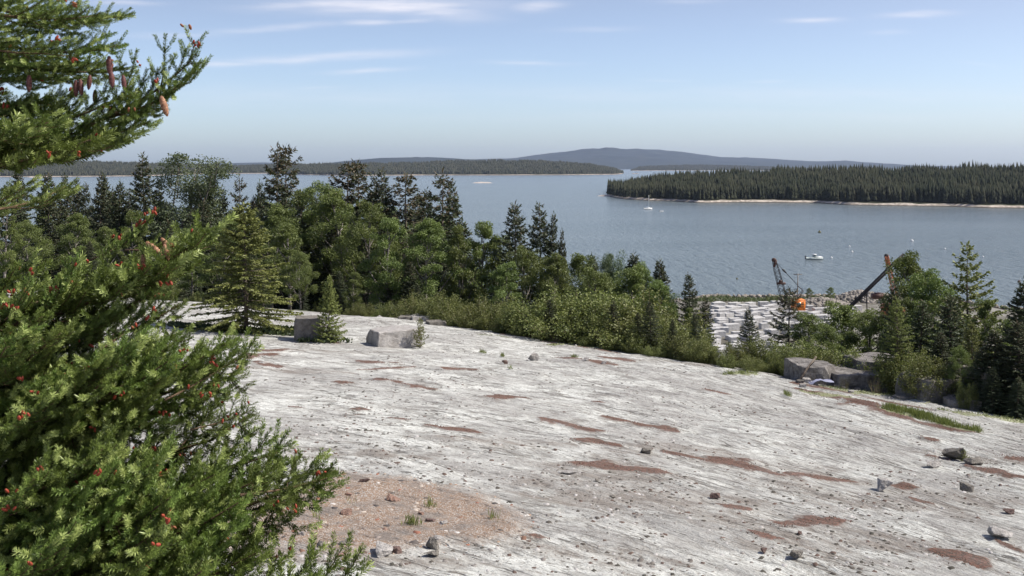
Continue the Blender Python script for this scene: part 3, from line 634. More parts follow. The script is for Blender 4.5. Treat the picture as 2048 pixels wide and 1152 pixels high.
# ------------------------------------------------------------------ the wood beyond the ledge, tree by tree
# (kind, u, top row, distance, width factor, variant, label)
TT = [
('spr',30,336,86,1.1,0,'leftmost dark spruce standing against the far water'),
('spr',98,345,84,1.0,1,'dark spruce, second from the left against the water'),
('spr',130,350,88,.9,3,'narrow dark spruce close beside the second spruce from the left'),
('spr',157,358,92,.7,3,'thin short spruce top in the row by the left far shore'),
('spr',173,366,90,.7,1,'low pointed spruce top just left of the blunt twin spruces'),
('spr',197,345,82,.8,1,'left one of the blunt twin spruces left of the tall spire'),
('spr',211,352,83,.8,4,'right one of the blunt twin spruces left of the tall spire'),
('spr',238,362,80,1.0,4,'broken topped dark spruce just left of the tall spire'),
('spr',290,308,78,1.0,0,'tall dark spruce spire left of the pale aspen'),
('spr',316,360,82,.8,3,'dark spruce half hidden at the left edge of the pale aspen'),
('pop',352,309,80,1.3,0,'tall pale grey green aspen rising above the far shore line'),
('spr',423,327,82,.75,3,'slim dark spruce just right of the pale aspen'),
('spr',452,374,84,.8,1,'small dark spruce between the slim spruce and the thin topped one'),
('old',480,353,84,.8,0,'thin ragged topped spruce behind the yellow green open spruce'),
('spr',505,392,84,.6,3,'little dark spruce tip left of the tall double spruce'),
('spr',526,362,84,.65,1,'small pointed dark spruce just left of the tall double spruce'),
('old',556,290,76,1.0,0,'left stem of the tall double topped spruce in the wood'),
('old',574,291,77,1.05,1,'right stem of the tall double topped spruce in the wood'),
('bir',596,372,74,1.0,1,'slender grey green birch leaning on the tall double spruce'),
('bir',640,360,72,1.0,4,'broad dark green birch left of the ragged flat topped spruce'),
('old',692,330,78,1.3,2,'ragged flat topped spruce, left stem, behind the tall birches'),
('old',718,322,79,1.0,1,'ragged spruce with the dark crooked top above the birches'),
('spr',750,352,78,.8,3,'slim grey spruce right of the ragged flat topped spruce'),
('spr',770,338,76,1.0,0,'dark full spruce, middle of the three spruces left of the small one'),
('old',810,348,76,1.3,1,'greyish thin needled spruce right of the dark full spruce'),
('spr',848,378,80,.8,1,'small dark spruce between the greyish spruce and the twin spruce'),
('old',887,341,72,1.15,0,'tall dark twin spruce, left and taller stem, beside the open channel'),
('spr',908,364,73,.8,3,'tall dark twin spruce, right and shorter stem, beside the open channel'),
('bir',700,376,70,1.15,0,'large rounded birch in the middle of the wood'),
('bir',736,400,66,.9,2,'birch with a drooping crown in front of the ragged spruce'),
('bir',776,428,63,1.1,1,'leafy birch with pale stems showing under its crown'),
('bir',850,436,63,1.15,0,'full birch below the tall twin spruce'),
('bir',920,444,64,.95,3,'slender birch just right of the full birch'),
('bir',965,434,66,.85,1,'birch with a thin feathery top against the water'),
('bir',995,468,66,.9,4,'low birch left of the lone spruce with spread lower boughs'),
('spr',1030,405,64,1.0,2,'lone spruce with spread lower boughs against the water'),
('spr',1082,405,62,.95,0,'tall dark spruce at the right end of the wood'),
('spr',1101,425,62,.6,1,'narrow spruce crowding the right side of the tall end spruce'),
('spr',1124,460,61,.55,3,'thin leaning spruce at the very right end of the tall wood'),
('bir',1056,492,60,1.0,2,'birch under the lone spruce and the tall end spruce'),
('bir',1110,506,58,1.0,0,'small birch at the foot of the tall end spruce'),
('bir',1152,505,60,.9,2,'round dark green birch beside the small bluish spruce'),
('spr',1182,508,60,1.0,4,'small bluish spruce top, first of three standing over the thicket'),
('pop',1212,508,62,.6,0,'pale wispy aspen top, left of two above the thicket'),
('pop',1240,512,62,.6,1,'pale wispy aspen top, right of two above the thicket'),
('spr',1268,504,61,1.2,4,'dark bushy spruce top, second of three standing over the thicket'),
('bir',1292,520,56,.8,0,'small birch between the second and third spruce tops'),
('spr',1320,516,58,1.0,4,'dark bluish spruce top, third of three standing over the thicket'),
('bir',1195,535,52,1.25,2,'wide leafy young birch in the middle of the thicket'),
('bir',1258,528,53,1.25,4,'broad olive green birch in the right half of the thicket'),
('bir',1322,556,50,1.1,0,'olive green birch at the right end of the thicket'),
('spr',1381,546,49,.95,2,'pointed dark spruce at the right end of the thicket by the quarry yard'),
('spr',1412,592,52,.9,0,'shorter spruce in front of the left end of the block yard'),
('spr',1302,600,43.2,1.3,2,'low dark spruce at the edge of the ledge under the thicket'),
('spr',1345,635,42.6,1.1,4,'squat dark spruce at the ledge edge left of the bright alder'),
('spr',1500,616,46,1.0,2,'small spruce standing alone in front of the granite blocks'),
('old',1576,578,50,1.25,2,'dark spruce with drooping boughs beside the orange crane cab'),
('bir',1622,622,46,1.25,4,'bushy birch just right of the orange crane cab'),
('bir',1655,646,42,1.25,4,'low bright green birch behind the flat slab'),
('bir',1690,602,50,1.35,4,'dull green willowy tree in front of the far end of the yard'),
('bir',1734,618,48,1.35,4,'second dull green willowy tree left of the leaning steel beam'),
('spr',1792,560,42,.85,0,'dark spruce rising behind the stacked slabs'),
('bir',1846,502,46,.85,0,'large rounded dark birch right of the leaning steel beam'),
('bir',1872,540,44,.9,2,'right shoulder birch beside the large rounded one'),
('bir',1806,590,44,.7,4,'birch filling the gap between stacked slabs and rounded birch'),
('pine',1936,488,40,1.0,0,'tall symmetrical spruce with open tiers on the right against the water'),
('bir',1975,590,37,.9,3,'light green birch at the foot of the tall symmetrical spruce'),
('bir',2008,628,46,.7,1,'small pale birch against the water at the right edge'),
('spr',2046,556,36,1.2,4,'dark spruce cut by the right edge of the view'),
('spr',1990,655,32,1.9,4,'low black green spruce in shade on the right'),
('spr',2040,640,31.5,1.7,2,'heavy black green spruce filling the lower right corner of the wood'),
('bir',10,366,58,.9,3,'bright green birch at the left edge behind the near spruce'),
('bir',150,425,66,1.1,0,'round green birch behind the near spruce under the dark row'),
('bir',60,440,64,1.2,2,'round green birch at the far left under the dark row'),
('bir',262,415,68,1.0,1,'yellowish birch under the tall spire'),
('bir',215,450,62,1.0,4,'bushy birch left of the cone bearing bough'),
('bir',545,404,68,1.0,0,'birch crown between the open spruce and the tall double spruce'),
('bir',580,440,62,1.15,1,'round birch right of the yellow green open spruce'),
('bir',600,500,60,1.0,2,'low birch behind the open spruce and the square block'),
('bir',440,432,64,1.1,0,'yellow green birch just left behind the open spruce'),
('bir',385,450,66,1.1,1,'shaded birch above the cone bearing bough'),
('spr',660,440,70,1.3,2,'shadowy spruce deep in the middle of the wood'),
('spr',730,470,66,1.2,0,'thin dead bottomed spruce between the middle birches'),
('spr',400,400,76,1.2,2,'dark spruce between the pale aspen and the yellow green birch'),
('spr',820,520,62,1.2,4,'shaded spruce at the foot of the full birch'),
('spr',340,440,70,1.3,2,'dark spruce below the pale aspen'),
('spr',600,410,72,1.2,2,'dark spruce under the slender grey green birch'),
('spr',180,480,60,1.2,4,'shaded spruce under the round birches on the left'),
('spr',500,480,64,1.3,2,'shaded spruce behind the crown of the open spruce'),
('spr',680,540,60,1.3,4,'low shaded spruce behind the pointed young spruce'),
('bir',1010,520,58,1.1,4,'birch with a white stem left of the tall end spruce'),
('bir',1380,610,47,.9,3,'yellow green young birch by the right end of the thicket'),
]
for kd, u, vt, y_, wd, var, lab in TT:
    tree(kd, u, vt, y_, lab, 'trees in the wood beyond the ledge', var, wd)
# deeper rows that fill the dark of the wood
rt = random.Random(21); k_ = 0
for row, (y_, vt0, u0, u1, st) in enumerate([(96, 385, -80, 900, 58), (88, 405, -90, 930, 52), (72, 470, -60, 1010, 56), (60, 545, 210, 960, 60)]):
    u = u0
    while u < u1:
        vt = vt0+rt.uniform(-8, 30)
        if u > 860: vt += 40
        kd = rt.choice(['spr', 'spr', 'old', 'bir'])
        big = {'spr': 'dark spruce', 'old': 'ragged dark spruce', 'bir': 'dull green birch'}[kd]
        side = 'left part' if u < 400 else 'middle' if u < 750 else 'right part'
        tree(kd, u+rt.uniform(-14, 14), vt, y_+rt.uniform(-3, 3), f'{big} crowded deep in the {side} of the wood', f'{big}s deep in the {side} of the wood', None, rt.uniform(.9, 1.25))
        u += st*rt.uniform(.8, 1.2)
# trees down the slope and round the yard
for u, vt, y_, kd in [(1130, 560, 64, 'bir'), (1180, 575, 66, 'spr'), (1240, 585, 64, 'bir'), (1090, 560, 70, 'spr'), (1340, 600, 62, 'bir'), (1300, 590, 66, 'spr')]:
    tree(kd, u, vt, y_, 'tree mostly hidden low behind the thicket', 'trees mostly hidden behind the thicket', None, 1.1)
for u, vt, y_, kd, w in [(1840, 600, 36, 'spr', 1.5), (1900, 590, 36, 'spr', 1.4), (1945, 640, 34, 'sprL', 1.0), (1880, 660, 33.6, 'spr', 1.4), (1925, 690, 32.6, 'bir', .9), (1960, 690, 32, 'spr', 1.7), (2010, 700, 31.6, 'spr', 1.7), (2060, 720, 31.2, 'spr', 1.7), (2070, 600, 34, 'spr', 1.3), (2120, 560, 33, 'spr', 1.4), (2110, 640, 31, 'spr', 1.7), (1985, 730, 31.2, 'spr', 1.6), (2035, 750, 30.6, 'spr', 1.8), (1905, 720, 32.8, 'spr', 1.5), (1795, 592, 35.4, 'sprL', .95)]:
    tree(kd, u, vt, y_, 'bushy dark evergreen or birch massed at the right edge of the ledge', 'dark trees massed at the right edge', None, w)
for u, vt, y_, w in [(1100, 596, 46.8, 1.3), (1142, 612, 46, 1.3), (1228, 598, 44.6, 1.3), (1275, 622, 43.8, 1.4), (1172, 640, 45, 1.5), (1392, 622, 42, 1.2), (1062, 612, 47.6, 1.2)]:
    tree('spr', u, vt, y_, 'small dark spruce pushing through the shrubs at the ledge edge', 'small dark spruces among the edge shrubs', None, w)
# shrubs along the ledge edge (u, top row, distance, width, label)
SH = [
(845,574,55,1.0,'bright olive alder at the left end of the shrub belt'),(880,572,54,1.1,'second bright olive alder from the left end of the belt'),
(915,590,53,1.1,'olive alder above the slabs at the ledge edge'),(955,580,52,1.1,'tall olive alder in the left half of the shrub belt'),
(990,596,50.5,1.1,'rounded olive alder in the middle of the shrub belt'),(1028,600,49,1.0,'low olive alder right of the rounded one'),
(1062,582,49,1.2,'tall mixed green shrub under the end spruces'),(1100,566,48,1.2,'tall dark green shrub right of the low alders'),
(1135,570,47,1.2,'yellow green shrub left of the wide young birch'),(1085,630,47.5,.8,'dull shrub behind the bare grey one'),
(1160,612,46,1.1,'dark leafed shrub under the wide young birch'),(1205,618,45,1.2,'leafy shrub at the ledge edge under the thicket'),
(1250,600,45,1.3,'broad olive shrub right of the leafy edge shrub'),(1130,650,46,.8,'low green shrub by the red brown sorrel'),
(1175,562,48,1.3,'tall olive shrub below the small bluish spruce'),(1218,572,47,1.3,'tall yellowish shrub below the wispy aspens'),(1150,600,49,1.2,'green shrub between the end spruce and the wide young birch'),
(1290,572,46,1.3,'tall olive shrub at the right side of the thicket'),(1335,610,45,1.1,'rounded shrub between the squat spruces'),(1240,630,44.5,1.1,'low leafy shrub before the wide young birch'),
(1285,640,43.5,1.0,'dark low shrub below the squat spruces'),(1375,652,42,1.2,'bright green alder on the ledge edge by the block yard'),
(1405,668,40.5,1.1,'second bright alder, right of the first, by the block yard'),(1435,690,40,.7,'small bright alder at the edge under the block yard'),
(1350,686,42,.7,'low yellow green shrub at the foot of the squat spruce'),(1480,668,41,.9,'shrub at the left foot of the lone small spruce'),
(1530,664,41,1.0,'green shrub at the right foot of the lone small spruce'),(1560,684,39.5,.8,'low shrub left of the flat slab'),
(1600,668,40,1.0,'shrub behind the left end of the flat slab'),(1640,672,39,1.1,'bright green shrub behind the flat slab'),
(1680,680,38.5,1.0,'yellow green shrub behind the upper slab'),(1575,705,38,.6,'tiny yellow green bush touching the flat slab'),
(1860,700,33,.9,'bright green bush between the shaded boulders'),(1812,668,35.0,.8,'bright green bush spreading over the stacked slabs'),
(1838,700,33.5,.8,'low spreading green bush beside the stacked slabs'),(712,598,58,.9,'small bright bush at the foot of the wood by the pointed spruce'),
(735,600,59,.8,'small green bush right of the first one by the pointed spruce'),(640,600,60,.8,'dim bush in the shade behind the square block'),
(300,530,59,1.3,'light green bush behind the tip of the near spruce'),(330,560,58,1.0,'light green bush left of the open spruce'),
(392,578,58,.7,'yellowish bush left of the open spruce foot'),(770,596,58,.8,'bush in shade under the leafy birch'),(805,590,57,.9,'green bush left of the shrub belt'),
(1932,748,31.6,.45,'bare twigged bush before the dark trees on the right'),
]
for u, vt, y_, wd, lab in SH:
    tree('shr', u, vt, y_, lab, 'shrubs along the edge of the ledge', None, wd*1.1, hmin=.7)
for u, vt, y_, w, lab in [(1092,642,46.5,.8,'bare grey twiggy shrub at the ledge edge'),(1112,652,45.5,.7,'smaller bare twiggy shrub beside the grey one'),(1690,738,34.5,.5,'dry twiggy bush growing before the stacked slabs'),(1750,738,34,.7,'dry bush with bare twigs at the right end of the stacked slabs')]:
    tree('dead', u, vt, y_, lab, 'bare twiggy shrubs', 0, w, hmin=.6)
for u, vt, y_, w in [(1610,690,38.5,1),(1650,690,38,1),(1700,690,37.6,1),(1745,690,37,1),(905,628,51.5,1),(935,634,51,1),(965,640,50,1),(1000,646,48.6,1),(1040,654,47,1),(1180,660,44.6,1),(1225,664,43.6,1),(1262,664,43,1),(1310,680,42.3,1),(870,620,53.5,1),(1455,700,39,1),(1505,706,38.6,1)]:
    tree('shr', u, vt, y_, 'knee high green bush in the fringe of the ledge edge', 'low bushes fringing the ledge edge', None, 1.2, hmin=.7)
# trees standing on the open ledge
def onledge(kind, u, vb, vt, label, wide=1.0, var=0, rz=None):
    x, y = G(u, vb); h = (vb-vt)/F*y
    return plant(kind, x, y, h, label, 'young spruces on the open ledge', var, wide, rz)
LIB['open'] = [fin(spruce_mesh(401, rad=3.9, nb=7, droop=.12, gap=.08, shape=.8, dens=2.4, whorl=.42, low=.03, tipdirt=0, up=.06, wd=.042, tw=.42), M_sprL)]
LIB['conic'] = [fin(spruce_mesh(402, rad=3.4, nb=8, droop=.02, gap=.04, shape=1.0, dens=1.2, whorl=.4, low=.02, tipdirt=0, up=.25, wd=.06, tw=.5), M_sprL)]
LIB['sap'] = [fin(spruce_mesh(403, rad=4.2, nb=5, droop=-.15, gap=.25, shape=.7, dens=1.3, whorl=.8, low=.14, tipdirt=0, up=.3, wd=.10, tw=.9), M_sprL)]
for k in ('open', 'conic', 'sap'): HT[k] = 10; KN[k] = KN['sprL']
onledge('open', 492, 664, 404, 'wide open yellow green spruce with level tiers on the bare ledge', 1.22)
onledge('conic', 658, 686, 552, 'small pointed bright spruce beside the square dark block', .85)
onledge('sap', 840, 697, 636, 'tiny lopsided spruce sapling at the right end of the big pale block', .75)
onledge('sap', 1928, 926, 896, 'tiny spruce seedling growing beside the small dark block on the right', 1.3)
# creeping juniper mats
def mat_plants(name, spots, m, h0, h1, seed, leaf, label, cat, dens, wdf=.18, lean=.7):
    rs = np.random.RandomState(seed); C = []; 
    for (u1, v1, u2, v2, w) in spots:
        a = np.array(G(u1, v1)); b = np.array(G(u2, v2)); L = np.linalg.norm(b-a); n = int(dens*(L+.3)*w)
        t = rs.rand(n); off = rs.normal(size=(n, 2))*w*.3*(.4+.6*np.sin(np.pi*t))[:, None]
        C.append(a+(b-a)*t[:, None]+off)
    C = np.concatenate(C); keep = fbm(C[:, 0]*2.4, C[:, 1]*2.4, 4, seed, .7) > -.12+.25*(rs.rand(len(C))-.5); C = C[keep]; n = len(C)
    dd = sd_bnd(C[:, 0], C[:, 1]); zz = gz(C[:, 0], C[:, 1])+relief(C[:, 0], C[:, 1], dd)
    hts = lerp(h0, h1, rs.rand(n)); ph = rs.rand(n)*hts*.6-.01
    c3 = np.stack([C[:, 0], C[:, 1], zz+ph], -1)
    D = unit(np.stack([rs.normal(size=n)*lean, rs.normal(size=n)*lean, np.ones(n)], -1))
    V = blades(c3, D, hts*.9, leaf*lerp(.6, 1.3, rs.rand(n)), rs)
    return tag(link(name, mesh(name, V, [quadidx(n)], m, dict(tint=np.repeat(rs.rand(n), 4)))), label, cat, None, 'stuff')
M_jun = leafmat('juniper', (.022, .040, .015), (.06, .085, .028), None, .15)
mat_plants('juniper_mat', [(350,655,480,660,1.5),(460,662,640,668,1.7),(540,664,650,672,1.6),(600,684,700,688,.5)], M_jun, .05, .20, 3, .05, 'dark creeping juniper spreading round the open spruce', 'juniper', 1100)
M_sor = leafmat('sorrel', (.11, .042, .032), (.25, .085, .060), None, .2)
mat_plants('red_sorrel', [p_ for p_ in RED], M_sor, .015, .05, 4, .007, 'red brown sorrel growing in strips along the ledge', 'sorrel', 900)
M_gra = leafmat('grass', (.11, .14, .03), (.24, .26, .075), None, .3)
tufts = [(1003,714,1008,715,.2),(1018,742,1022,742,.15),(960,706,970,708,.2),(1010,668,1018,668,.2),(1146,716,1150,717,.25),(1456,752,1462,752,.35),(1482,748,1492,748,.35),(660,962,668,962,.2),(698,1010,706,1012,.18),(628,1040,640,1046,.2),(985,1042,990,1050,.15),
         (820,1052,828,1056,.2),(855,1010,862,1018,.2),(1570,790,1580,795,.2),(1950,862,1958,868,.25),(2010,800,2030,805,.3),(1100,672,1130,678,.3),(470,650,500,652,.3)]
mat_plants('grass', GRASS*2+[(a, b, c, d, w*1.0) for a, b, c, d, w in tufts], M_gra, .05, .17, 5, .006, 'green grass strip and scattered tufts on the ledge', 'grass', 1500, lean=.25)
M_mos = leafmat('pale_grass', (.14, .15, .06), (.26, .29, .12), None, .3)
mat_plants('pale_moss', MOSS, M_mos, .02, .10, 6, .010, 'pale yellow green moss and short grass at the ledge edge', 'moss', 500)
# ------------------------------------------------------------------ the big spruce at arm's length on the left
M_near = leafmat('near_needles', (.035, .062, .016), (.195, .265, .058), (.44, .52, .17), .3, 5, .45)
M_twig = barkmat('twig_bark', (.10, .065, .04), (.20, .14, .09), (30, 30, 30))
M_cone, h, b = mat('cone_scales', .6, .3)
oc = objco(h); v_ = h.n('ShaderNodeTexVoronoi', i_Vector=h.scl(oc, (1, 1, .8)), i_Scale=170.0)
h.t.links.new(h.mix(h.ramp(v_.outputs[0], (.2, 0), (.7, 1)), (.46, .25, .14), (.20, .09, .05)), b.inputs['Base Color'])
M_bud, h, b = mat('young_cone_red', .6, .3); b.inputs['Base Color'].default_value = (.30, .055, .028, 1)
M_bud2, h, b = mat('young_cone_brown', .6, .3); b.inputs['Base Color'].default_value = (.26, .10, .045, 1)
TRX, TRY = -2.75, 4.3
def bough(seed, L, latf=.36, droop=.06, upt=.10, dens=1700):
    rs = np.random.RandomState(seed); tb = MB(); segs = []   # segs: p0, p1, tint
    s = np.linspace(0, 1, 10)
    wob = np.cumsum(rs.normal(size=10))*.008*L
    ax = np.stack([L*s, wob*s, L*(-droop*np.sin(np.pi*s*.9)+0*s)+upt*L*s**3*.0], -1)
    ax[:, 2] += L*(upt*s**3-upt*s)*1.0
    tb.tube(ax, np.linspace(.0105*L+.004, .0025, 10), 5)
    def at_(t): return np.array([np.interp(t, s, ax[:, q]) for q in range(3)])
    def addseg(p0, p1, t): segs.append((p0, p1, t))
    for q in range(5, 9): addseg(ax[q], ax[q+1], .4+.1*(q-5))
    tips = []
    t = .14
    while t < .985:
        for sd in (-1, 1):
            if rs.rand() < .1: continue
            rem = L*(1-t)
            ll = min(.6, latf*rem+.11)*lerp(.55, 1.2, rs.rand())
            an = R(lerp(38, 62, rs.rand()))*sd; elv = rs.normal()*.16+.05
            d0 = np.array([math.cos(an), math.sin(an), math.sin(elv)]); d0 /= np.linalg.norm(d0)
            p0 = at_(min(t+rs.rand()*.01, 1)); n_ = 5; ss = np.linspace(0, 1, n_)
            bend = np.array([math.cos(an*.3), math.sin(an*.3), .35])
            lp = p0+d0*(ll*ss)[:, None]+(bend-d0)*(ll*.28*ss**2)[:, None]
            lp[:, 2] -= ll*.10*np.sin(ss*3.1)
            tb.tube(lp, np.linspace(.0022+.006*ll, .0014, n_), 3, False)
            for q in range(n_-1):
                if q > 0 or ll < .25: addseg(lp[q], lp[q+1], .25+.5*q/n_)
            tips.append((lp[-1], lp[-1]-lp[-2]))
            w = .03 if ll < .2 else .06
            while w < ll*.97:
                for s2 in (-1, 1):
                    if rs.rand() < .16: continue
                    f = w/ll; pw = np.array([np.interp(f, ss, lp[:, c]) for c in range(3)])
                    l2 = (.16*(ll-w)+.085)*lerp(.7, 1.25, rs.rand()); l2 = min(l2, .15)
                    a2 = an*.8+R(lerp(35, 60, rs.rand()))*s2; e2 = .12+abs(rs.normal())*.32
                    d2 = np.array([math.cos(a2)*math.cos(e2), math.sin(a2)*math.cos(e2), math.sin(e2)])
                    p1 = pw+d2*l2*.5; p2 = pw+(d2+np.array([.15, 0, .15]))*l2
                    new = rs.rand() < .5
                    addseg(pw, p1, .2+.3*rs.rand()); addseg(p1, p2, 1.7 if new and f > .35 else .45+.45*rs.rand())
                    tips.append((p2, p2-p1))
                w += .078*lerp(.7, 1.3, rs.rand())
        t += (.105/L)*lerp(.7, 1.3, rs.rand())
    P0 = np.array([a for a, _, _ in segs]); P1 = np.array([b_ for _, b_, _ in segs]); TI = np.array([c for *_, c in segs])
    ln = np.linalg.norm(P1-P0, axis=1); n = np.maximum(3, (ln*dens).astype(int)); idx = np.repeat(np.arange(len(segs)), n)
    f = rs.rand(len(idx))*1.06; c = P0[idx]+(P1-P0)[idx]*f[:, None]; ax_ = unit(P1-P0)[idx]
    nr = rs.normal(size=(len(idx), 3)); nr[:, 2] += .45; nr = unit(nr-ax_*np.sum(nr*ax_, 1)[:, None])
    fw = lerp(.6, 1.05, rs.rand(len(idx)))[:, None]; D = unit(nr+ax_*fw)
    nl = np.where(TI[idx] > 1.5, .0200, .0180)*lerp(.75, 1.15, rs.rand(len(idx)))
    sdv = unit(np.cross(D, rs.normal(size=D.shape)))*.0014
    V = np.stack([c, c+D*nl[:, None]*.62-sdv, c+D*nl[:, None], c+D*nl[:, None]*.62+sdv], 1).reshape(-1, 3)
    tint = np.repeat(TI[idx]+np.where(TI[idx] > 1.5, 0, .1*rs.normal(size=len(idx))), 4)
    me = mesh('needles', V, [np.arange(len(V)).reshape(-1, 4)], M_near, dict(tint=tint))
    return tb.mesh('branch', M_twig, True), me, tips, L
def cone_mesh(nm, L, r, m, nu=12, nv=16, sc=.12):
    s = np.linspace(0, 1, nv); a = np.arange(nu)/nu*6.283
    rad = r*np.sin(np.pi*np.clip(s*.93+.05, 0, 1))**.55
    V = []
    for i_, (q, rr) in enumerate(zip(s, rad)):
        off = (i_ % 2)*3.14159/nu
        k = 1+sc*(1 if i_ % 2 else -1)
        V += [(math.cos(t+off)*rr*k, math.sin(t+off)*rr*k, -q*L) for t in a]
    Q = [(i_*nu+j, i_*nu+(j+1) % nu, (i_+1)*nu+(j+1) % nu, (i_+1)*nu+j) for i_ in range(nv-1) for j in range(nu)]
    return mesh(nm, V, [Q], m)
near = empty('spruce_tree', (TRX, TRY, gh(TRX, TRY)-.1)); tag(near, 'close spruce with bright new shoots and small red cones, filling the left edge', 'spruce')
N0 = Vector(near.location)
tb = MB(); hz_ = np.linspace(0, 7.4, 14); wv = np.cumsum(np.random.RandomState(8).normal(size=14))*.012
tb.tube(np.stack([wv, -wv, hz_], -1), np.linspace(.13, .012, 14), 10); link('trunk', tb.mesh('trunk', M_bark, True), near)
BO = [bough(11, 1.7), bough(12, 1.7), bough(13, 1.7), bough(14, 1.2, .42), bough(15, 1.2, .42), bough(16, .75, .5)]
M_c = cone_mesh('cone', .078, .0125, M_cone); M_b = cone_mesh('young_cone', .024, .0062, M_bud, 8, 7, .10); M_b2 = cone_mesh('young_cone', .026, .0068, M_bud2, 8, 7, .06)
rn_ = random.Random(77)
def setbough(B, T, vi, roll=0, par=near):
    B = Vector(B); T = Vector(T); bm_, nm_, tips, L = BO[vi]
    X_ = (T-B); ln = X_.length; X_.normalize(); up_ = Vector((0, 0, 1)); up_ = (up_-X_*up_.dot(X_)).normalized()
    Y_ = up_.cross(X_); rot = Matrix((X_, Y_, up_)).transposed() @ Matrix.Rotation(roll, 3, 'X')
    s_ = ln/L; M4 = Matrix.Translation(B-N0) @ (rot*s_).to_4x4()
    o = link('branch', bm_, par); o.matrix_local = M4
    link('needles', nm_, o)
    return o, M4, tips, s_
def pt(u, v, y): return (at(u, y), y, HC-(v-HZ)/F*y)
def tb_base(v, dy=0): return (TRX, TRY, HC-(v-HZ)/F*TRY)
SEG = [ # tip u,v,distance, trunk row, variant, roll
(248,22,4.3,-90,0,.3),(238,80,4.1,-10,1,.5),(252,120,4.3,30,2,-.4),(120,150,4.2,60,0,-.3),(200,130,4.5,40,2,.6),(205,30,4.2,-60,0,-.5),(160,110,4.1,0,1,-.7),
(315,205,4.25,240,1,.5),(300,240,4.35,250,0,-.3),(196,270,4.0,270,5,.0),(190,280,4.1,275,4,.1),(232,282,4.5,190,1,-.7),(90,195,4.3,150,3,.2),(100,235,3.9,225,3,.0),(250,200,4.1,255,2,.9),
(402,468,4.0,600,3,.0),(350,510,4.1,650,4,-.2),(250,530,4.1,650,4,.0),
(85,620,3.7,740,1,.0),(190,620,3.8,740,2,.1),(300,575,4.1,690,0,.2),(352,600,4.2,720,1,.6),(345,650,4.0,740,2,-.3),(120,650,3.5,770,1,.1),(40,660,3.4,780,0,.0),
(486,690,4.1,850,0,.5),(470,735,4.25,860,1,.9),(430,690,3.9,820,2,.3),(340,700,3.7,810,1,.5),(260,670,3.6,800,0,.1),(290,770,3.6,860,2,.4),(160,720,3.45,830,2,.1),(90,780,3.35,850,0,.4),(440,760,4.4,850,2,-.6),(210,740,3.5,820,1,.6),
(490,825,4.3,980,1,.7),(552,880,4.25,1010,0,.6),(642,938,4.3,1080,1,.4),(645,985,4.1,1110,2,.8),(530,930,4.05,1040,0,.2),(470,990,3.8,1090,1,.5),(440,1060,3.7,1150,2,.3),(400,960,3.65,1040,2,.4),
(310,900,3.5,980,0,.3),(200,880,3.4,950,1,.3),(300,1040,3.4,1150,0,.6),(150,960,3.3,1050,2,.4),(400,1120,3.5,1230,1,.5),(260,1110,3.3,1200,2,.3),(110,1060,3.2,1150,0,.3),(60,940,3.25,1020,1,.5),(500,1045,4.2,1080,2,-.8),
(690,1122,3.9,1330,0,.5),(610,1138,3.8,1330,1,.4),(490,1130,3.75,1280,2,.6),(20,1120,3.1,1220,1,.2),(200,1020,3.35,1100,2,.8),(330,980,3.45,1060,1,.8)]
ALLT = []
for (u, v, y_, vb, vi, rl) in SEG:
    o, M4, tips, s_ = setbough(tb_base(vb), pt(u, v, y_), vi, rl)
    ALLT.append((o, M4, tips, s_))
# sub-boughs that leave the frame-filling ones: the rising spray at the top and the hanging ones
for (u0, v0, y0, u1, v1, y1, vi, rl) in [(170,255,4.2,386,98,4.15,5,1.1),(215,235,4.25,392,130,4.15,5,.2),(180,520,4.05,300,432,4.1,5,.3),(250,500,4.0,406,462,4.0,5,.2),(380,860,4.0,500,815,4.1,5,.8),(60,640,3.9,150,515,3.9,5,.5),
        (10,640,3.8,50,560,3.7,5,.4),(200,700,3.8,330,590,3.9,5,.9),(330,800,3.8,480,700,4.0,4,.7),(480,990,3.9,640,950,4.2,5,.9)]:
    o, M4, tips, s_ = setbough(pt(u0, v0, y0), pt(u1, v1, y1), vi, rl); ALLT.append((o, M4, tips, s_))
# the side away from the frame and the shaded inside
for k in range(26):
    a = rn_.uniform(0, 6.283); zb = lerp(.5, 6.2, k/26)
    if -1.0 < a < 1.0 or a > 5.3:
        zb_abs = N0.z+zb
        if 41.2 < zb_abs < 42.9: continue
    ln = 1.75*(1-zb/7.6)+.15
    B = N0+Vector((0, 0, zb)); T = B+Vector((math.cos(a)*ln, math.sin(a)*ln, -.12*ln+.3*ln*(zb/7.4)))
    if math.cos(a) > .2 and T.y < 3.2: continue
    setbough(B, T, 3+k % 2 if ln < 1.2 else k % 3, rn_.uniform(-.4, .4))
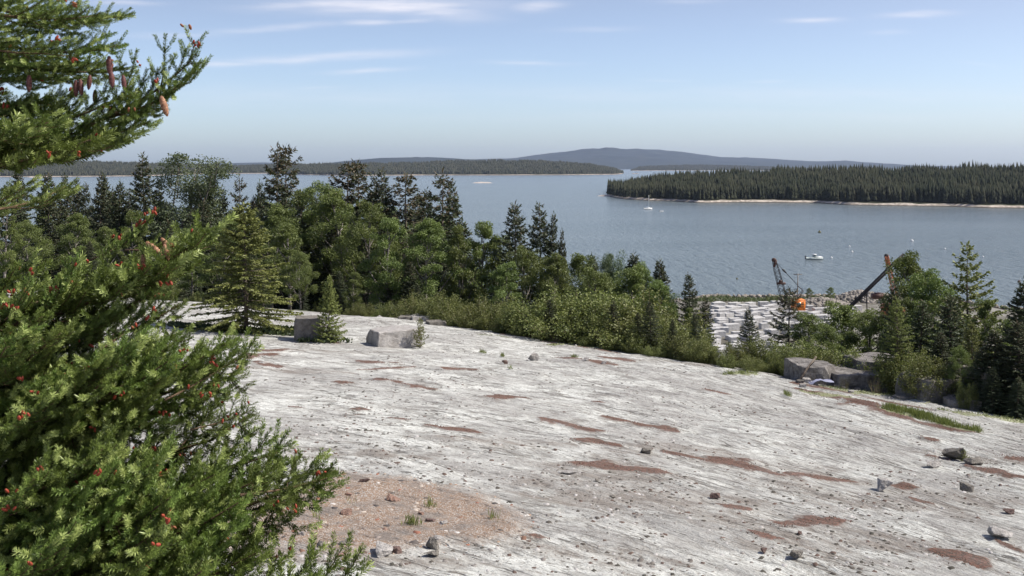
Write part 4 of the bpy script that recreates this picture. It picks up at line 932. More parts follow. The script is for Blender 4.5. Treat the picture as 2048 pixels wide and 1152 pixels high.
# hanging ripe cones
def hang(par_o, M4, p, m, nm, dirv, s=1.0):
    c = bpy.data.objects.new(nm, m); COL.objects.link(c); c.parent = par_o
    z_ = -Vector(dirv).normalized(); q = z_.to_track_quat('Z', 'Y').to_matrix().to_4x4()
    world = Matrix.Translation(Vector(p)-N0) @ q @ Matrix.Scale(s, 4)
    c.matrix_local = M4.inverted() @ world
    return c
def nearest(p):
    best = min(ALLT, key=lambda t: (Vector(t[1] @ Vector((t[3] and 1.2, 0, 0)))+N0-Vector(p)).length); return best
M_coned = M_cone.copy(); M_cd = M_c.copy()
M_coned.name = 'dark_cone_scales'
for n_ in M_coned.node_tree.nodes:
    if n_.type == 'MIX_RGB': n_.inputs[1].default_value = (.20, .08, .07, 1); n_.inputs[2].default_value = (.09, .035, .035, 1)
M_cd.materials.clear(); M_cd.materials.append(M_coned)
for (u, v, y_, dx, dz, sc_, dk) in [(292,484,3.92,.75,-.62,1.05,0),(322,476,3.95,.5,-.6,.85,0),(328,488,3.93,.25,-.9,.85,0),(286,508,3.93,.02,-1,.8,0),(322,192,4.05,.3,-.95,1.1,0),
        (218,112,4.1,.05,-1,1.0,1),(222,142,4.1,.1,-1,.9,1),(152,160,4.2,0,-1,.9,1),(160,158,4.2,.1,-1,.9,1),(58,150,4.1,0,-1,.9,1),(180,150,4.2,-.1,-1,.8,1),(246,150,4.1,.1,-1,.8,1),(190,180,4.3,0,-1,.8,1)]:
    p = Vector(pt(u, v, y_)); t = nearest(p); hang(t[0], t[1], p, M_cd if dk else M_c, 'cone', (dx, 0, dz), sc_)
cnt = 0; EXV = []; EXQ = []
bv = np.empty(len(M_b.vertices)*3, np.float32); M_b.vertices.foreach_get('co', bv); bv = bv.reshape(-1, 3)
bq = np.array([list(p_.vertices) for p_ in M_b.polygons])
cl_ = []
for (o, M4, tips, s_) in ALLT:
    for _ in range(rn_.choice([2, 3, 4, 5])):
        p, d_ = tips[rn_.randrange(len(tips))]; wp = M4 @ Vector(p)+N0
        if wp.y < 1: continue
        cl_.append((wp.y, o, M4, wp))
rn_.shuffle(cl_)
for (_, o, M4, wp) in cl_:
    for q in range(rn_.choice([1, 2, 3, 4])):
        dv = Vector((rn_.uniform(-.6, .6), rn_.uniform(-.8, .2), rn_.uniform(.2, 1))).normalized()
        pos = wp+Vector((rn_.uniform(-.022, .022), rn_.uniform(-.022, .0), rn_.uniform(.0, .02)))+dv*.008
        sc_ = rn_.uniform(.65, 1.0)
        if cnt < 90:
            hang(o, M4, pos, M_b2 if wp.z > 41.9 or rn_.random() < .5 else M_b, 'young_cone', -dv, sc_); cnt += 1
        else:
            rt_ = np.array(dv.to_track_quat('Z', 'Y').to_matrix()); EXQ.append(bq+len(EXV)*len(bv)); EXV.append(bv*sc_ @ rt_.T+np.array(pos-N0))
mo = link('young_cones', mesh('young_cones', np.concatenate(EXV), [np.concatenate(EXQ)], M_bud), near); mo['kind'] = 'stuff'
# ------------------------------------------------------------------ blocks and stones on the ledge
def stonemat(name, a, b_, sc=5, lich=(.20, .19, .16)):
    m, h, b = mat(name, .9, .1); oc = objco(h)
    n1 = h.noise(oc, sc, 5, .65); n2 = h.noise(oc, sc*6, 3, .7)
    c = h.mix(h.ramp(n1, (.35, 0), (.65, 1)), a, b_); c = h.mix(h.m('MULTIPLY', h.ramp(n2, (.5, 0), (.66, 1)), .5), c, lich)
    h.t.links.new(c, b.inputs['Base Color']); bump(h, b, h.m('ADD', n1, h.m('MULTIPLY', n2, .6)), .9, .08); return m
M_st = stonemat('pale_granite', (.32, .295, .27), (.50, .475, .445))
M_std = stonemat('grey_granite', (.145, .130, .112), (.26, .24, .21), 4, (.10, .10, .08))
M_stp = stonemat('pink_stone', (.30, .17, .12), (.44, .30, .24), 8)
M_stb = stonemat('brown_stone', (.14, .085, .07), (.24, .17, .15), 8)
M_saw = stonemat('sawn_granite', (.38, .37, .35), (.58, .57, .55), 1.2, (.38, .36, .34))
M_drill = stonemat('split_granite', (.11, .10, .09), (.30, .28, .26), 3.5, (.07, .065, .05))
def rock_mesh(name, d, seed, mt, cuts=5, rough=.05, sub=3, keep=.8):
    rs = random.Random(seed); bm = bmesh.new(); bmesh.ops.create_cube(bm, size=1)
    for v in bm.verts:
        v.co.x *= d[0]*rs.uniform(keep, 1); v.co.y *= d[1]*rs.uniform(keep, 1); v.co.z *= d[2]*rs.uniform(keep, 1)
    for k in range(cuts):
        n = Vector((rs.uniform(-1, 1), rs.uniform(-1, 1), rs.uniform(-.3, 1))).normalized()
        ext = abs(n.x)*d[0]/2+abs(n.y)*d[1]/2+abs(n.z)*d[2]/2
        p = n*ext*rs.uniform(.66, .86)
        g_ = bmesh.ops.bisect_plane(bm, geom=bm.verts[:]+bm.edges[:]+bm.faces[:], plane_co=p, plane_no=n, clear_outer=True)
        ed = [e for e in bm.edges if e.is_boundary]
        if ed: bmesh.ops.contextual_create(bm, geom=ed)
    bmesh.ops.triangulate(bm, faces=bm.faces[:])
    mx = max(d)
    bmesh.ops.bevel(bm, geom=bm.edges[:], offset=mx*.015, segments=1, affect='EDGES', clamp_overlap=True)
    bmesh.ops.triangulate(bm, faces=bm.faces[:])
    for _ in range(sub):
        lng = [e for e in bm.edges if e.calc_length() > mx*.12]
        if not lng: break
        bmesh.ops.subdivide_edges(bm, edges=lng, cuts=1); bmesh.ops.triangulate(bm, faces=[f for f in bm.faces if len(f.verts) > 3])
    for v in bm.verts:
        q = v.co/mx*4+Vector((seed*3.1, 0, 0)); v.co += mnoise.noise_vector(q)*mx*rough+mnoise.noise_vector(q*3.5)*mx*rough*.4
        v.co.z += d[2]*.5*.9
    me = bpy.data.meshes.new(name); bm.to_mesh(me); bm.free(); me.materials.append(mt); return me
def pebble_mesh(name, d, seed, mt, npt=11, rough=.035):
    rs = random.Random(seed); bm = bmesh.new()
    for k in range(npt):
        a = Vector((rs.gauss(0, 1), rs.gauss(0, 1), rs.gauss(0, 1))).normalized(); m_ = max(abs(a.x), abs(a.y), abs(a.z))
        a = a/(m_**.8)*rs.uniform(.8, 1.05)*.5
        bm.verts.new((a.x*d[0], a.y*d[1], a.z*d[2]))
    r_ = bmesh.ops.convex_hull(bm, input=bm.verts[:])
    bmesh.ops.delete(bm, geom=[v for v in bm.verts if not v.link_faces], context='VERTS')
    mx = max(d)
    bmesh.ops.bevel(bm, geom=bm.edges[:], offset=mx*.012, segments=1, affect='EDGES', clamp_overlap=True)
    bmesh.ops.triangulate(bm, faces=bm.faces[:])
    for _ in range(3):
        lng = [e for e in bm.edges if e.calc_length() > mx*.1]
        if not lng: break
        bmesh.ops.subdivide_edges(bm, edges=lng, cuts=1); bmesh.ops.triangulate(bm, faces=[f for f in bm.faces if len(f.verts) > 3])
    zs = [v.co.z for v in bm.verts]; xs_ = [v.co.x for v in bm.verts]; k1 = d[2]/(max(zs)-min(zs)); k0 = d[0]/(max(xs_)-min(xs_)); z0 = min(zs)
    for v in bm.verts:
        v.co = Vector((v.co.x*k0, v.co.y*k0, (v.co.z-z0)*k1))
        q = v.co/mx*5+Vector((seed*3.1, 0, 0)); v.co += mnoise.noise_vector(q)*mx*rough+mnoise.noise_vector(q*3.3)*mx*rough*.5
    bmesh.ops.recalc_face_normals(bm, faces=bm.faces[:])
    me = bpy.data.meshes.new(name); bm.to_mesh(me); bm.free(); me.materials.append(mt); return me
def stone(u, v, wpx, hpx, dm, mt, label, seed, rz=0, group=None, name='stone', cuts=4, rough=.03, tilt=(0, 0), keep=.82, cat='stone', sink=.06):
    """u, v: foot of the stone on the ledge; wpx, hpx: its size in photograph pixels; dm: depth / width"""
    x, y = G(u, v); w = wpx/F*y*1.08; h_ = hpx/F*y
    y2 = y+w*dm*.4
    me = rock_mesh(name, (w, w*dm, h_*1.05), seed, mt, cuts, rough, 3, keep) if name != 'stone' else pebble_mesh(name, (w*.95, w*dm, h_*1.1), seed, mt)
    o = link(name, me, None, (x, y2, gh(x, y2)-sink*h_)); o.rotation_euler = (tilt[0], tilt[1], rz)
    return tag(o, label, cat, group)
stone(784, 694, 92, 36, .75, M_st, 'big pale block with a rough light right face on the open ledge', 6, .5, name='boulder', cuts=1, rough=.022, keep=.9, cat='boulder')
stone(613, 682, 50, 50, .9, M_std, 'square dark grey block between the open spruce and the pointed spruce', 9, .1, name='boulder', cuts=1, rough=.015, keep=.93, cat='boulder')
stone(842, 640, 46, 13, 1.0, M_st, 'pale flat topped slab lying before the alder belt', 12, .2, name='slab', cuts=2, cat='slab')
stone(814, 638, 34, 9, 1.0, M_std, 'low dark slab left of the pale flat topped slab', 13, name='slab', cuts=2, cat='slab')
stone(872, 648, 40, 9, .8, M_std, 'low tapering slab right of the pale flat topped slab', 14, .2, name='slab', cuts=3, cat='slab')
stone(755, 626, 16, 9, .8, M_st, 'small pale stone at the crest beside the wood edge', 15, cuts=3)
stone(1063, 724, 20, 17, .5, M_st, 'sharp white leaning stone in the middle of the ledge', 16, .3, tilt=(0, .5), cuts=5)
stone(1010, 730, 12, 8, .8, M_stb, 'small brown round stone left of the sharp white one', 17)
stone(1152, 695, 7, 6, .8, M_st, 'tiny white stone in the sorrel at the upper ledge', 18)
stone(1172, 727, 12, 8, .8, M_st, 'small pale stone splitting the middle sorrel strip', 19)
stone(1208, 733, 11, 7, .8, M_st, 'small pale stone at the right end of the middle sorrel strip', 20)
stone(526, 729, 20, 5, .8, M_st, 'flat white stone in the sorrel beside the near spruce', 21)
stone(1770, 984, 30, 22, .9, M_st, 'pale square block with shaded left side, low on the right', 22, -.3, cuts=1, keep=.9)
stone(1938, 986, 30, 18, .9, M_std, 'dark rounded block right of the pale square block', 23, .4)
stone(1914, 925, 44, 26, .8, M_std, 'dark squarish block beside the tiny seedling', 24, .15, cuts=2, keep=.9)
stone(1958, 936, 34, 13, .8, M_std, 'low grey stone right of the tiny seedling', 25, .2)
stone(1867, 936, 36, 12, .6, M_st, 'flat slab left of the dark squarish block', 26, .3, cuts=2)
stone(2003, 1085, 42, 18, .7, M_st, 'pale oval stone low at the right edge', 27)
stone(2018, 1033, 22, 10, .6, M_stb, 'small brown wedge stone at the right edge', 28, -.3)
stone(1597, 1126, 30, 12, .8, M_std, 'grey rounded stone near the bottom edge on the right', 29)
stone(1533, 1110, 12, 9, .8, M_stb, 'small dark stone left above the grey rounded one', 30)
stone(1292, 906, 24, 12, .7, M_std, 'dark stone at the left end of the long brown hollow', 31)
stone(1430, 998, 20, 12, .8, M_stb, 'brownish stone in the middle of the lower ledge', 32)
stone(1137, 954, 36, 8, .6, M_st, 'row like pale rubble stone left of the long sorrel strip', 33)
stone(1195, 966, 10, 6, .8, M_std, 'little dark stone right below the pale rubble stone', 34)
stone(692, 1034, 24, 14, .8, M_stp, 'brown stone with a white top in the gravel patch', 35, .2, cuts=2)
stone(785, 1006, 28, 15, .7, M_stp, 'reddish wedge stone in the upper gravel patch', 36, .3)
stone(697, 996, 15, 9, .8, M_stp, 'orange red stone near the near spruce tip in the gravel', 37)
stone(728, 975, 20, 9, .7, M_stb, 'dark stone at the top edge of the gravel patch', 38)
stone(755, 1116, 34, 19, .8, M_st, 'white topped stone at the lower edge of the gravel patch', 39, cuts=5)
stone(790, 1110, 28, 12, .7, M_stb, 'brown stone right of the white topped stone', 40)
stone(866, 1104, 28, 22, .8, M_std, 'dark stone under the thin white slab in the gravel', 41)
stone(876, 1084, 22, 8, .6, M_st, 'thin white slab stone resting above the dark stone', 42, tilt=(.2, .2))
stone(862, 1118, 30, 12, .7, M_std, 'grey flat stone right at the foot of the gravel patch', 43)
stone(690, 1098, 24, 12, .8, M_std, 'grey stone at the lower left of the gravel patch', 44)
stone(640, 1100, 22, 12, .8, M_std, 'grey stone beside the near spruce low in the gravel', 45)
stone(682, 1116, 22, 11, .8, M_stp, 'brown pink stone below the grey one at the gravel edge', 46)
stone(600, 1078, 16, 12, .8, M_st, 'whitish round stone left in the gravel patch', 47)
stone(532, 1078, 15, 9, .8, M_stb, 'dark red stone at the left of the gravel patch', 48)
stone(886, 1052, 20, 9, .8, M_st, 'white stone in the right part of the gravel patch', 49)
stone(904, 1068, 14, 7, .8, M_st, 'small white stone below right of the other white one in the gravel', 50)
stone(842, 1034, 12, 8, .8, M_stp, 'orange stone in the middle of the gravel patch', 51)
stone(860, 1046, 20, 9, .7, M_stb, 'brown stone left of the white stone in the gravel', 52)
stone(768, 1062, 16, 7, .8, M_stp, 'pinkish flat stone in the lower gravel patch', 53)
stone(1225, 1000, 12, 6, .8, M_std, 'small dark stone right of the gravel patch on bare rock', 54)
stone(1600, 1074, 10, 7, .8, M_stb, 'little brown stone above the grey rounded stone', 55)
stone(375, 785, 14, 10, .8, M_st, 'white stone seen just beside the near spruce bough', 56)
# ledge slabs piled on the right
def slab(u, v, y, w, dp, hh_, label, seed, mt, rz=0, z=None, cuts=4, tilt=(0, 0), cat='slab', rough=.028):
    x = at(u, y); me = rock_mesh('slab', (w, dp, hh_), seed, mt, cuts, rough, 3, .92)
    zz = (gh(x, y)-.08) if z is None else z
    o = link('slab', me, None, (x, y, zz)); o.rotation_euler = (*tilt, rz); return tag(o, label, cat)
yb = G(1700, 768)[1]
zt = lambda v, y: HC-(v-HZ)/F*y
slab(1622, 0, yb+.9, 1.35, 2.0, .86, 'left rounded end slab of the stacked slabs', 61, M_drill, .1)
slab(1700, 0, yb+.7, 1.9, 2.2, .80, 'long low slab forming the foot of the stacked slabs', 62, M_drill, .12)
slab(1668, 0, yb+2.2, 2.0, 1.6, 1.05, 'flat topped slab behind the foot of the stacked slabs', 63, M_drill, -.1)
o_ = slab(1742, 0, yb+1.5, 2.2, 1.8, .72, 'thick shaded slab lying on top of the stacked slabs', 64, M_drill, .05, z=gh(at(1742, yb+1.5), yb+1.5)+.68)
slab(1772, 0, yb-.1, .5, .6, .6, 'small upright block at the right end of the stacked slabs', 65, M_drill, .4)
slab(1868, 0, 33.2, 2.0, 1.6, 1.05, 'big rounded boulder shaded under the right hand trees', 66, M_std, .2, cuts=6, cat='boulder', rough=.03)
slab(1922, 0, 31.9, 1.1, .9, .5, 'pale ended boulder in front of the big shaded one', 67, M_std, -.2, cuts=4, cat='boulder', rough=.03)
slab(1815, 0, 33.0, .9, .5, .22, 'flat stone lying before the big shaded boulder', 68, M_std, .1)
slab(2020, 0, 32.5, 2.6, 1.5, 1.9, 'tall square rock face behind the dark trees at the right edge', 69, M_std, .1, cuts=1)
for k, (u, dy, s_, mt_, lb) in enumerate([(1612, -.35, .32, M_st, 'pale broken stone at the foot of the left slab'), (1628, -.45, .28, M_st, 'small pale stone beside the blue scrap'), (1600, -.6, .25, M_std, 'small grey stone left of the blue scrap'),
        (1672, -.5, .22, M_std, 'small stone before the long low slab'), (1688, -.55, .18, M_st, 'second small stone before the long low slab'), (1715, -.6, .2, M_std, 'grey chip near the right of the long low slab'), (1830, -2.1, .3, M_st, 'pale stone on the moss before the boulders'), (1702, -2.2, .18, M_st, 'small white stone on the upper sorrel strip'), (1606, -1.9, .22, M_st, 'pale stone left on the upper sorrel strip')]):
    x = at(u, yb+dy); o = link('stone', rock_mesh('stone', (s_, s_*.8, s_*.7), 80+k, mt_, 4, .04), None, (x, yb+dy, gh(x, yb+dy)-.03)); tag(o, lb, 'stone')
# weathered pole leaning on the slab and a blue scrap of sheet
mb = MB(); a = np.array((at(1596, yb-.55), yb-.55, gh(at(1596, yb-.55), yb-.55)+.03)); e = np.array((at(1632, yb+.2), yb+.2, zt(714, yb+.2)))
mb.tube([a, a+(e-a)*.5+np.array((0, 0, .03)), e], [.05, .045, .035], 6); mb.tube([a+(e-a)*.6, a+(e-a)*.6+np.array((.2, -.1, .25))], [.02, .008], 4)
tag(link('dead_log', mb.mesh('dead_log', M_bark, True)), 'dark dead trunk leaning against the left slab', 'log')
M_blue, h, b = mat('blue_grey_sheet', .5, .3); b.inputs['Base Color'].default_value = (.26, .27, .36, 1)
nn = 16; gx, gy_ = np.meshgrid(np.linspace(0, 1, nn), np.linspace(0, 1, 8)); x0 = at(1640, yb-.55)
zz = .10+.10*fbm(gx*3, gy_*3, 3, 4)+.12*np.sin(gx*3); i = (np.arange(7)[:, None]*nn+np.arange(nn-1)[None]).ravel()
V = np.stack([(x0-.38+gx*.85).ravel(), (yb-.75+gy_*.35+.05*gx).ravel(), (gh(x0, yb-.6)+zz).ravel()], -1)
V2 = V-np.array((0, 0, .012)); tq = np.stack([i, i+1, i+1+nn, i+nn], -1)
tag(link('plastic_sheet', mesh('plastic_sheet', np.concatenate([V, V2]), [tq, tq[:, ::-1]+len(V)], M_blue, None, True)), 'crumpled blue grey sheet lying at the foot of the slabs', 'sheet')
# loose chips and pebbles: far too many to count
rs = np.random.RandomState(9)
def chips(name, n, sampler, smin, smax, mt, label, flat=.6, pw=3):
    x, y = sampler(n); d = sd_bnd(x, y); k = d < -.3; x, y, d = x[k], y[k], d[k]; n = len(x)
    z = gz(x, y)+relief(x, y, d)
    s = lerp(smin, smax, rs.rand(n)**pw)
    base = np.array([(-1, -1, 0), (1, -1, 0), (1, 1, 0), (-1, 1, 0), (-.6, -.5, 1), (.6, -.6, .9), (.5, .6, 1), (-.6, .5, .8)])*.5
    a = rs.rand(n)*6.283; V = base[None]*(1+.5*(rs.rand(n, 8, 3)-.5)); V = V*np.array([1, .75, flat])*s[:, None, None]
    V = np.stack([V[..., 0]*np.cos(a)[:, None]-V[..., 1]*np.sin(a)[:, None], V[..., 0]*np.sin(a)[:, None]+V[..., 1]*np.cos(a)[:, None], V[..., 2]], -1)
    V = V+np.stack([x, y, z-.15*s*flat], -1)[:, None]
    q = np.array([(4, 5, 6, 7), (0, 1, 5, 4), (1, 2, 6, 5), (2, 3, 7, 6), (3, 0, 4, 7)])
    Q = (np.arange(n)[:, None, None]*8+q[None]).reshape(-1, 4)
    return tag(link(name, mesh(name, V.reshape(-1, 3), [Q], mt, dict(tint=np.repeat(rs.rand(n), 8)))), label, 'stones', None, 'stuff')
def chipmat(name, cs):
    m, h, b = mat(name, .9, .1); t = h.n('ShaderNodeAttribute', attribute_name='tint').outputs[2]
    rp = h.ramp(t, *[(i_/len(cs), c) for i_, c in enumerate(cs)]); rp.node.color_ramp.interpolation = 'CONSTANT'
    h.t.links.new(rp, b.inputs['Base Color']); return m
M_ch = chipmat('rock_chips', [(.09, .08, .068), (.15, .135, .12), (.12, .085, .07), (.22, .20, .18), (.075, .07, .058), (.42, .40, .38)])
M_pb = chipmat('gravel_pebbles', [(.36, .20, .11), (.24, .16, .11), (.42, .33, .25), (.20, .18, .16), (.34, .24, .17), (.55, .52, .47), (.30, .14, .09)])
M_cb = chipmat('cobble_stones', [(.20, .12, .085), (.12, .105, .095), (.42, .36, .30), (.26, .22, .19), (.55, .52, .48), (.28, .13, .09), (.09, .08, .075)])
def s_all(n):
    y = 11+(rs.rand(n)**1.4)*44; x = (rs.rand(n)*1.3-.65)*y
    w = fbm(x*.5, y*.5, 3, 55); k = rs.rand(n) < np.clip(.25+1.6*w, .08, 1); return x[k], y[k]
def s_grav(n):
    x = rs.uniform(-6.5, 1.2, n); y = rs.uniform(11, 20, n); k = rs.rand(n) < gmask(x, y); return x[k], y[k]
def s_edge(n):
    x = rs.uniform(-6.5, 4, n); y = rs.uniform(10, 22, n); g0 = gmask(x, y); g1 = gmask(x+.3, y-.35); k = (np.abs(g0-g1)+.06 > rs.rand(n)); return x[k], y[k]
def s_stain(n):
    y = 11+rs.rand(n)*20; x = (rs.rand(n)*.9-.3)*y; k = rs.rand(n) < pmask(x, y, STAIN, 2.5, 2)*.9; return x[k], y[k]
chips('rock_chips', 46000, s_all, .012, .095, M_ch, 'dark loose rock chips scattered all over the ledge', .6, 3)
chips('cobbles', 2600, s_grav, .025, .15, M_cb, 'larger tan and grey stones strewn through the gravel patch', .8, 2.2)
chips('gravel', 60000, s_grav, .010, .09, M_pb, 'orange and grey gravel spread in a patch on the ledge', .6, 3.5)
chips('rubble', 9000, s_edge, .015, .12, M_ch, 'grey rubble along the rim of the gravel patch', .6, 3.5)
chips('dark_rubble', 12000, s_stain, .012, .09, M_ch, 'small dark rubble in the brown hollows', .6, 3)
# ------------------------------------------------------------------ quarry yard
BK = [rock_mesh('granite_block', d_, 200+k, M_saw, 0, .004, 1, .97) for k, d_ in enumerate([(3.0, 1.7, 1.4), (2.4, 1.5, 1.3), (3.6, 1.6, 1.5), (2.8, 1.9, 1.2), (2.0, 1.4, 1.6)])]
rb = random.Random(3); nblk = 0
def yblock(x, y, z=None, rz=None, s=1.0, lab=None, k=None):
    global nblk
    if k is None: k = rb.randrange(5)
    o = link('granite_block', BK[k], None, (x, y, (gh(x, y)-.1) if z is None else z)); o.rotation_euler = (0, 0, rb.gauss(.35, .2) if rz is None else rz)
    o.scale = (s*rb.uniform(.9, 1.1), s*rb.uniform(.9, 1.15), s*rb.uniform(.9, 1.15)); nblk += 1
    tag(o, lab or 'pale quarried granite block in the crowded rows of the yard', 'block', 'granite blocks in the quarry yard')
for r_ in range(28):
    y = 198+r_*3.0
    u = 1425+rb.uniform(0, 20)
    umax = 1720 if y > 225 else 1560
    if y > 268: umax = 1560
    while u < umax:
        if nblk < 285 and not (y > 262 and 1560 < u < 1625):
            if rb.random() < .88: yblock(at(u, y), y+rb.uniform(-.6, .6)+(u-1425)*.012)
        u += 4.2/y*F*rb.uniform(.85, 1.15)
for u, v, y, z in [(1640, 0, 226, None), (1662, 0, 228, None), (1600, 0, 232, None)]:
    yblock(at(u, y), y, None, .3, 1.7, {1640: 'large greenish grey block above the willowy trees', 1662: 'largest pale cube shaped block in the yard', 1600: 'big pale block just behind the bushy birch'}[u], 4)
# grout piles and shore boulders
M_grout = stonemat('grout_stone', (.15, .135, .115), (.32, .29, .26), .5)
M_shr2 = stonemat('shore_boulder', (.15, .13, .11), (.34, .30, .26), .6)
for k, (u, v, rx, ry, hh_, lb) in enumerate([(1722, 604, 9, 6, 3.4, 'grey mound of waste stone behind the leaning beam'), (1640, 612, 8, 5, 2.2, 'low brown mound of waste stone right of the orange cab'), (1768, 606, 6, 5, 2.6, 'pale mound of waste stone at the foot of the orange boom')]):
    p = P(u, v, 2.5); n = 320; a = rs.rand(n)*6.283; q = rs.rand(n)**.5
    mb = MB()
    for i_ in range(n):
        r0 = q[i_]; hgt = hh_*(1-r0**1.5); dd = rs.uniform(.4, 1.3, 3)
        rot = Matrix.Rotation(rs.rand()*6, 3, Vector((rs.normal(), rs.normal(), rs.normal())).normalized())
        mb.box((p[0]+math.cos(a[i_])*rx*r0, p[1]+math.sin(a[i_])*ry*r0, 2.6+hgt*.85), dd, rot=rot)
    tag(link('stone_pile', mb.mesh('stone_pile', M_grout)), lb, 'stone pile', 'waste stone piles by the shore')
mb = MB()
for i_ in range(1500):
    x = rs.uniform(40, 165); y = coast(x)+rs.uniform(-3, 9); dd = rs.uniform(.3, 1.2, 3)
    rot = Matrix.Rotation(rs.rand()*6, 3, Vector((rs.normal(), rs.normal(), rs.normal())).normalized())
    mb.box((x, y, max(-.3, float(gz(np.array([x]), np.array([y]))[0])+.1)), dd, rot=rot)
tag(link('shore_stones', mb.mesh('shore_stones', M_shr2)), 'rough stones heaped along the yard shore', 'stones', None, 'stuff')
mat_y = leafmat('yard_scrub', (.07, .10, .04), (.15, .17, .07), None, .3)
n = 9000; x = rs.uniform(50, 150, n); y = coast(x)+rs.uniform(-14, -1, n); k = fbm(x*.15, y*.15, 3, 8) > -.05; x, y = x[k], y[k]; n = len(x)
c = np.stack([x, y, gz(x, y)], -1); D = unit(np.stack([rs.normal(size=n)*.5, rs.normal(size=n)*.5, np.ones(n)], -1))
tag(link('scrub', mesh('scrub', blades(c, D, lerp(.3, 1.1, rs.rand(n)), .14, rs), [quadidx(n)], mat_y, dict(tint=np.repeat(rs.rand(n), 4)))), 'low green scrub growing between the yard and the shore stones', 'scrub', None, 'stuff')
for u, v, h_, lb in [(1622, 606, 4.5, 'lone small tree at the shore right of the orange cab'), (1658, 606, 4.8, 'second small shore tree, farther right of the orange cab'), (1531, 608, 2.5, 'tiny shore bush left of the lattice boom'), (1546, 608, 2.2, 'tiny shore bush touching the lattice boom')]:
    p = P(u, v, 3); plant('bir', p[0], p[1], h_, lb, 'small trees on the yard shore', 0, 1.3)
# ------------------------------------------------------------------ lattice crane
def plain(name, c, rough=.6, metal=0, var=.25, sc=2):
    m, h, b = mat(name, rough, .3); oc = objco(h)
    h.t.links.new(h.mix(h.ramp(h.noise(oc, sc, 4, .65), (.35, 0), (.65, 1)), tuple(q*(1-var) for q in c), tuple(min(1, q*(1+var)) for q in c)), b.inputs['Base Color']); b.inputs['Metallic'].default_value = metal; return m
M_org = plain('orange_paint', (.58, .17, .025)); M_rust = plain('rusty_steel', (.085, .042, .032)); M_dk = plain('dark_steel', (.030, .027, .028)); M_orr = plain('faded_orange_paint', (.50, .17, .08), var=.45)
M_wht = plain('white_hull_paint', (.78, .78, .76), .4, 0, .04); M_glass, h, b = mat('cabin_glass', .1, .5); b.inputs['Base Color'].default_value = (.03, .05, .06, 1)
M_grn = plain('grey_green_hull', (.50, .55, .52)); M_wood = plain('old_wood', (.20, .17, .14))
yc = 262.
def cz(v, y=yc): return HC-(v-HZ)/F*y
def cp(u, v, y=yc): return np.array((at(u, y), y, cz(v, y)))
cr = empty('crane', (at(1588, yc), yc, gh(at(1588, yc), yc)), 0); tag(cr, 'old crawler crane with an orange cab and dark lattice boom by the shore', 'crane')
O_ = np.array(cr.location)
def part(name, mb, m, par, smooth=False, O=None):
    O = O_ if O is None else O
    me = mb.mesh(name, m, smooth); V = np.empty(len(me.vertices)*3, np.float32); me.vertices.foreach_get('co', V); V = (V.reshape(-1, 3)-O).astype(np.float32)
    me.vertices.foreach_set('co', V.ravel()); me.update(); return link(name, me, par)
zc0 = O_[2]
xc = at(1596, yc)
mb = MB(); mb.box((xc, yc, zc0+2.35+.2), (2.9, 3.4, 2.7)); mb.box((xc, yc, zc0+2.35+1.6), (3.1, 3.6, .12)); cab = part('cab', mb, M_org, cr)
mb = MB(); mb.box((xc-.2, yc-1.74, zc0+2.9), (1.0, .06, .9)); mb.box((xc+.95, yc-1.74, zc0+2.6), (.06, .06, 2.0)); mb.box((xc-.95, yc-1.74, zc0+2.6), (.06, .06, 2.0)); part('window', mb, M_glass, cab)
for s_ in (-1, 1):
    mb = MB()
    for q in range(9):
        a = q/9*6.283; 
    pts = [(xc+s_*1.3, yc+math.cos(t)*2.2, zc0+.55+math.sin(t)*.5) for t in np.linspace(0, 6.283, 25)]
    for q in range(24): mb.box(((np.array(pts[q])+np.array(pts[q+1]))/2), (.7, .62, .12), rot=np.array(Matrix.Rotation(math.atan2(pts[q+1][2]-pts[q][2], pts[q+1][1]-pts[q][1]), 3, 'X')))
    mb.box((xc+s_*1.3, yc, zc0+.55), (.5, 3.6, .6)); part('track', mb, M_rust, cr)
mb = MB(); mb.tube([(xc, yc, zc0+.7), (xc, yc, zc0+1.2)], 1.0, 12); mb.box((xc-.3, yc, zc0+1.12), (3.2, 3.4, .25)); part('turntable', mb, M_dk, cr)
bt = cp(1548, 520, yc-3); bf = np.array((at(1573, yc-1), yc-1, zc0+1.6))
def lattice(mb, A_, B_, w0, wm, w1, n, r=.055):
    ax = unit(B_-A_); sx = unit(np.cross(ax, (0, 1, 0))); sy = np.cross(ax, sx)
    ts = np.linspace(0, 1, n+1); wd = np.interp(ts, [0, .12, .8, 1], [w0, wm, wm*.8, w1])
    C = [[A_+(B_-A_)*t+(sx*i+sy*j)*w/2 for i, j in ((-1, -1), (1, -1), (1, 1), (-1, 1))] for t, w in zip(ts, wd)]
    for k in range(4): mb.tube([c[k] for c in C], r*1.3, 4)
    for q in range(n):
        for k in range(4):
            mb.tube([C[q][k], C[q+1][(k+1) % 4]], r*.7, 3, False)
            if q % 2 == 0: mb.tube([C[q][k], C[q][(k+1) % 4]], r*.7, 3, False)
mb = MB(); lattice(mb, bf, bt, .8, 1.5, .7, 16); boom = part('boom', mb, M_dk, cr)
mb = MB()
for dy in (-.3, 0, .3): mb.tube([bt+(0, dy-.04, 0), bt+(0, dy+.04, 0)], .55, 14)
mb.box(bt+np.array((.25, 0, -.9)), (.5, .7, 1.9), rot=np.array(Matrix.Rotation(.28, 3, 'Y'))); mb.box(bt+np.array((-.25, 0, .15)), (.35, .5, .5)); part('boom_head', mb, M_rust, boom)
gt = cp(1606, 581); gb_ = cp(1596, 572)
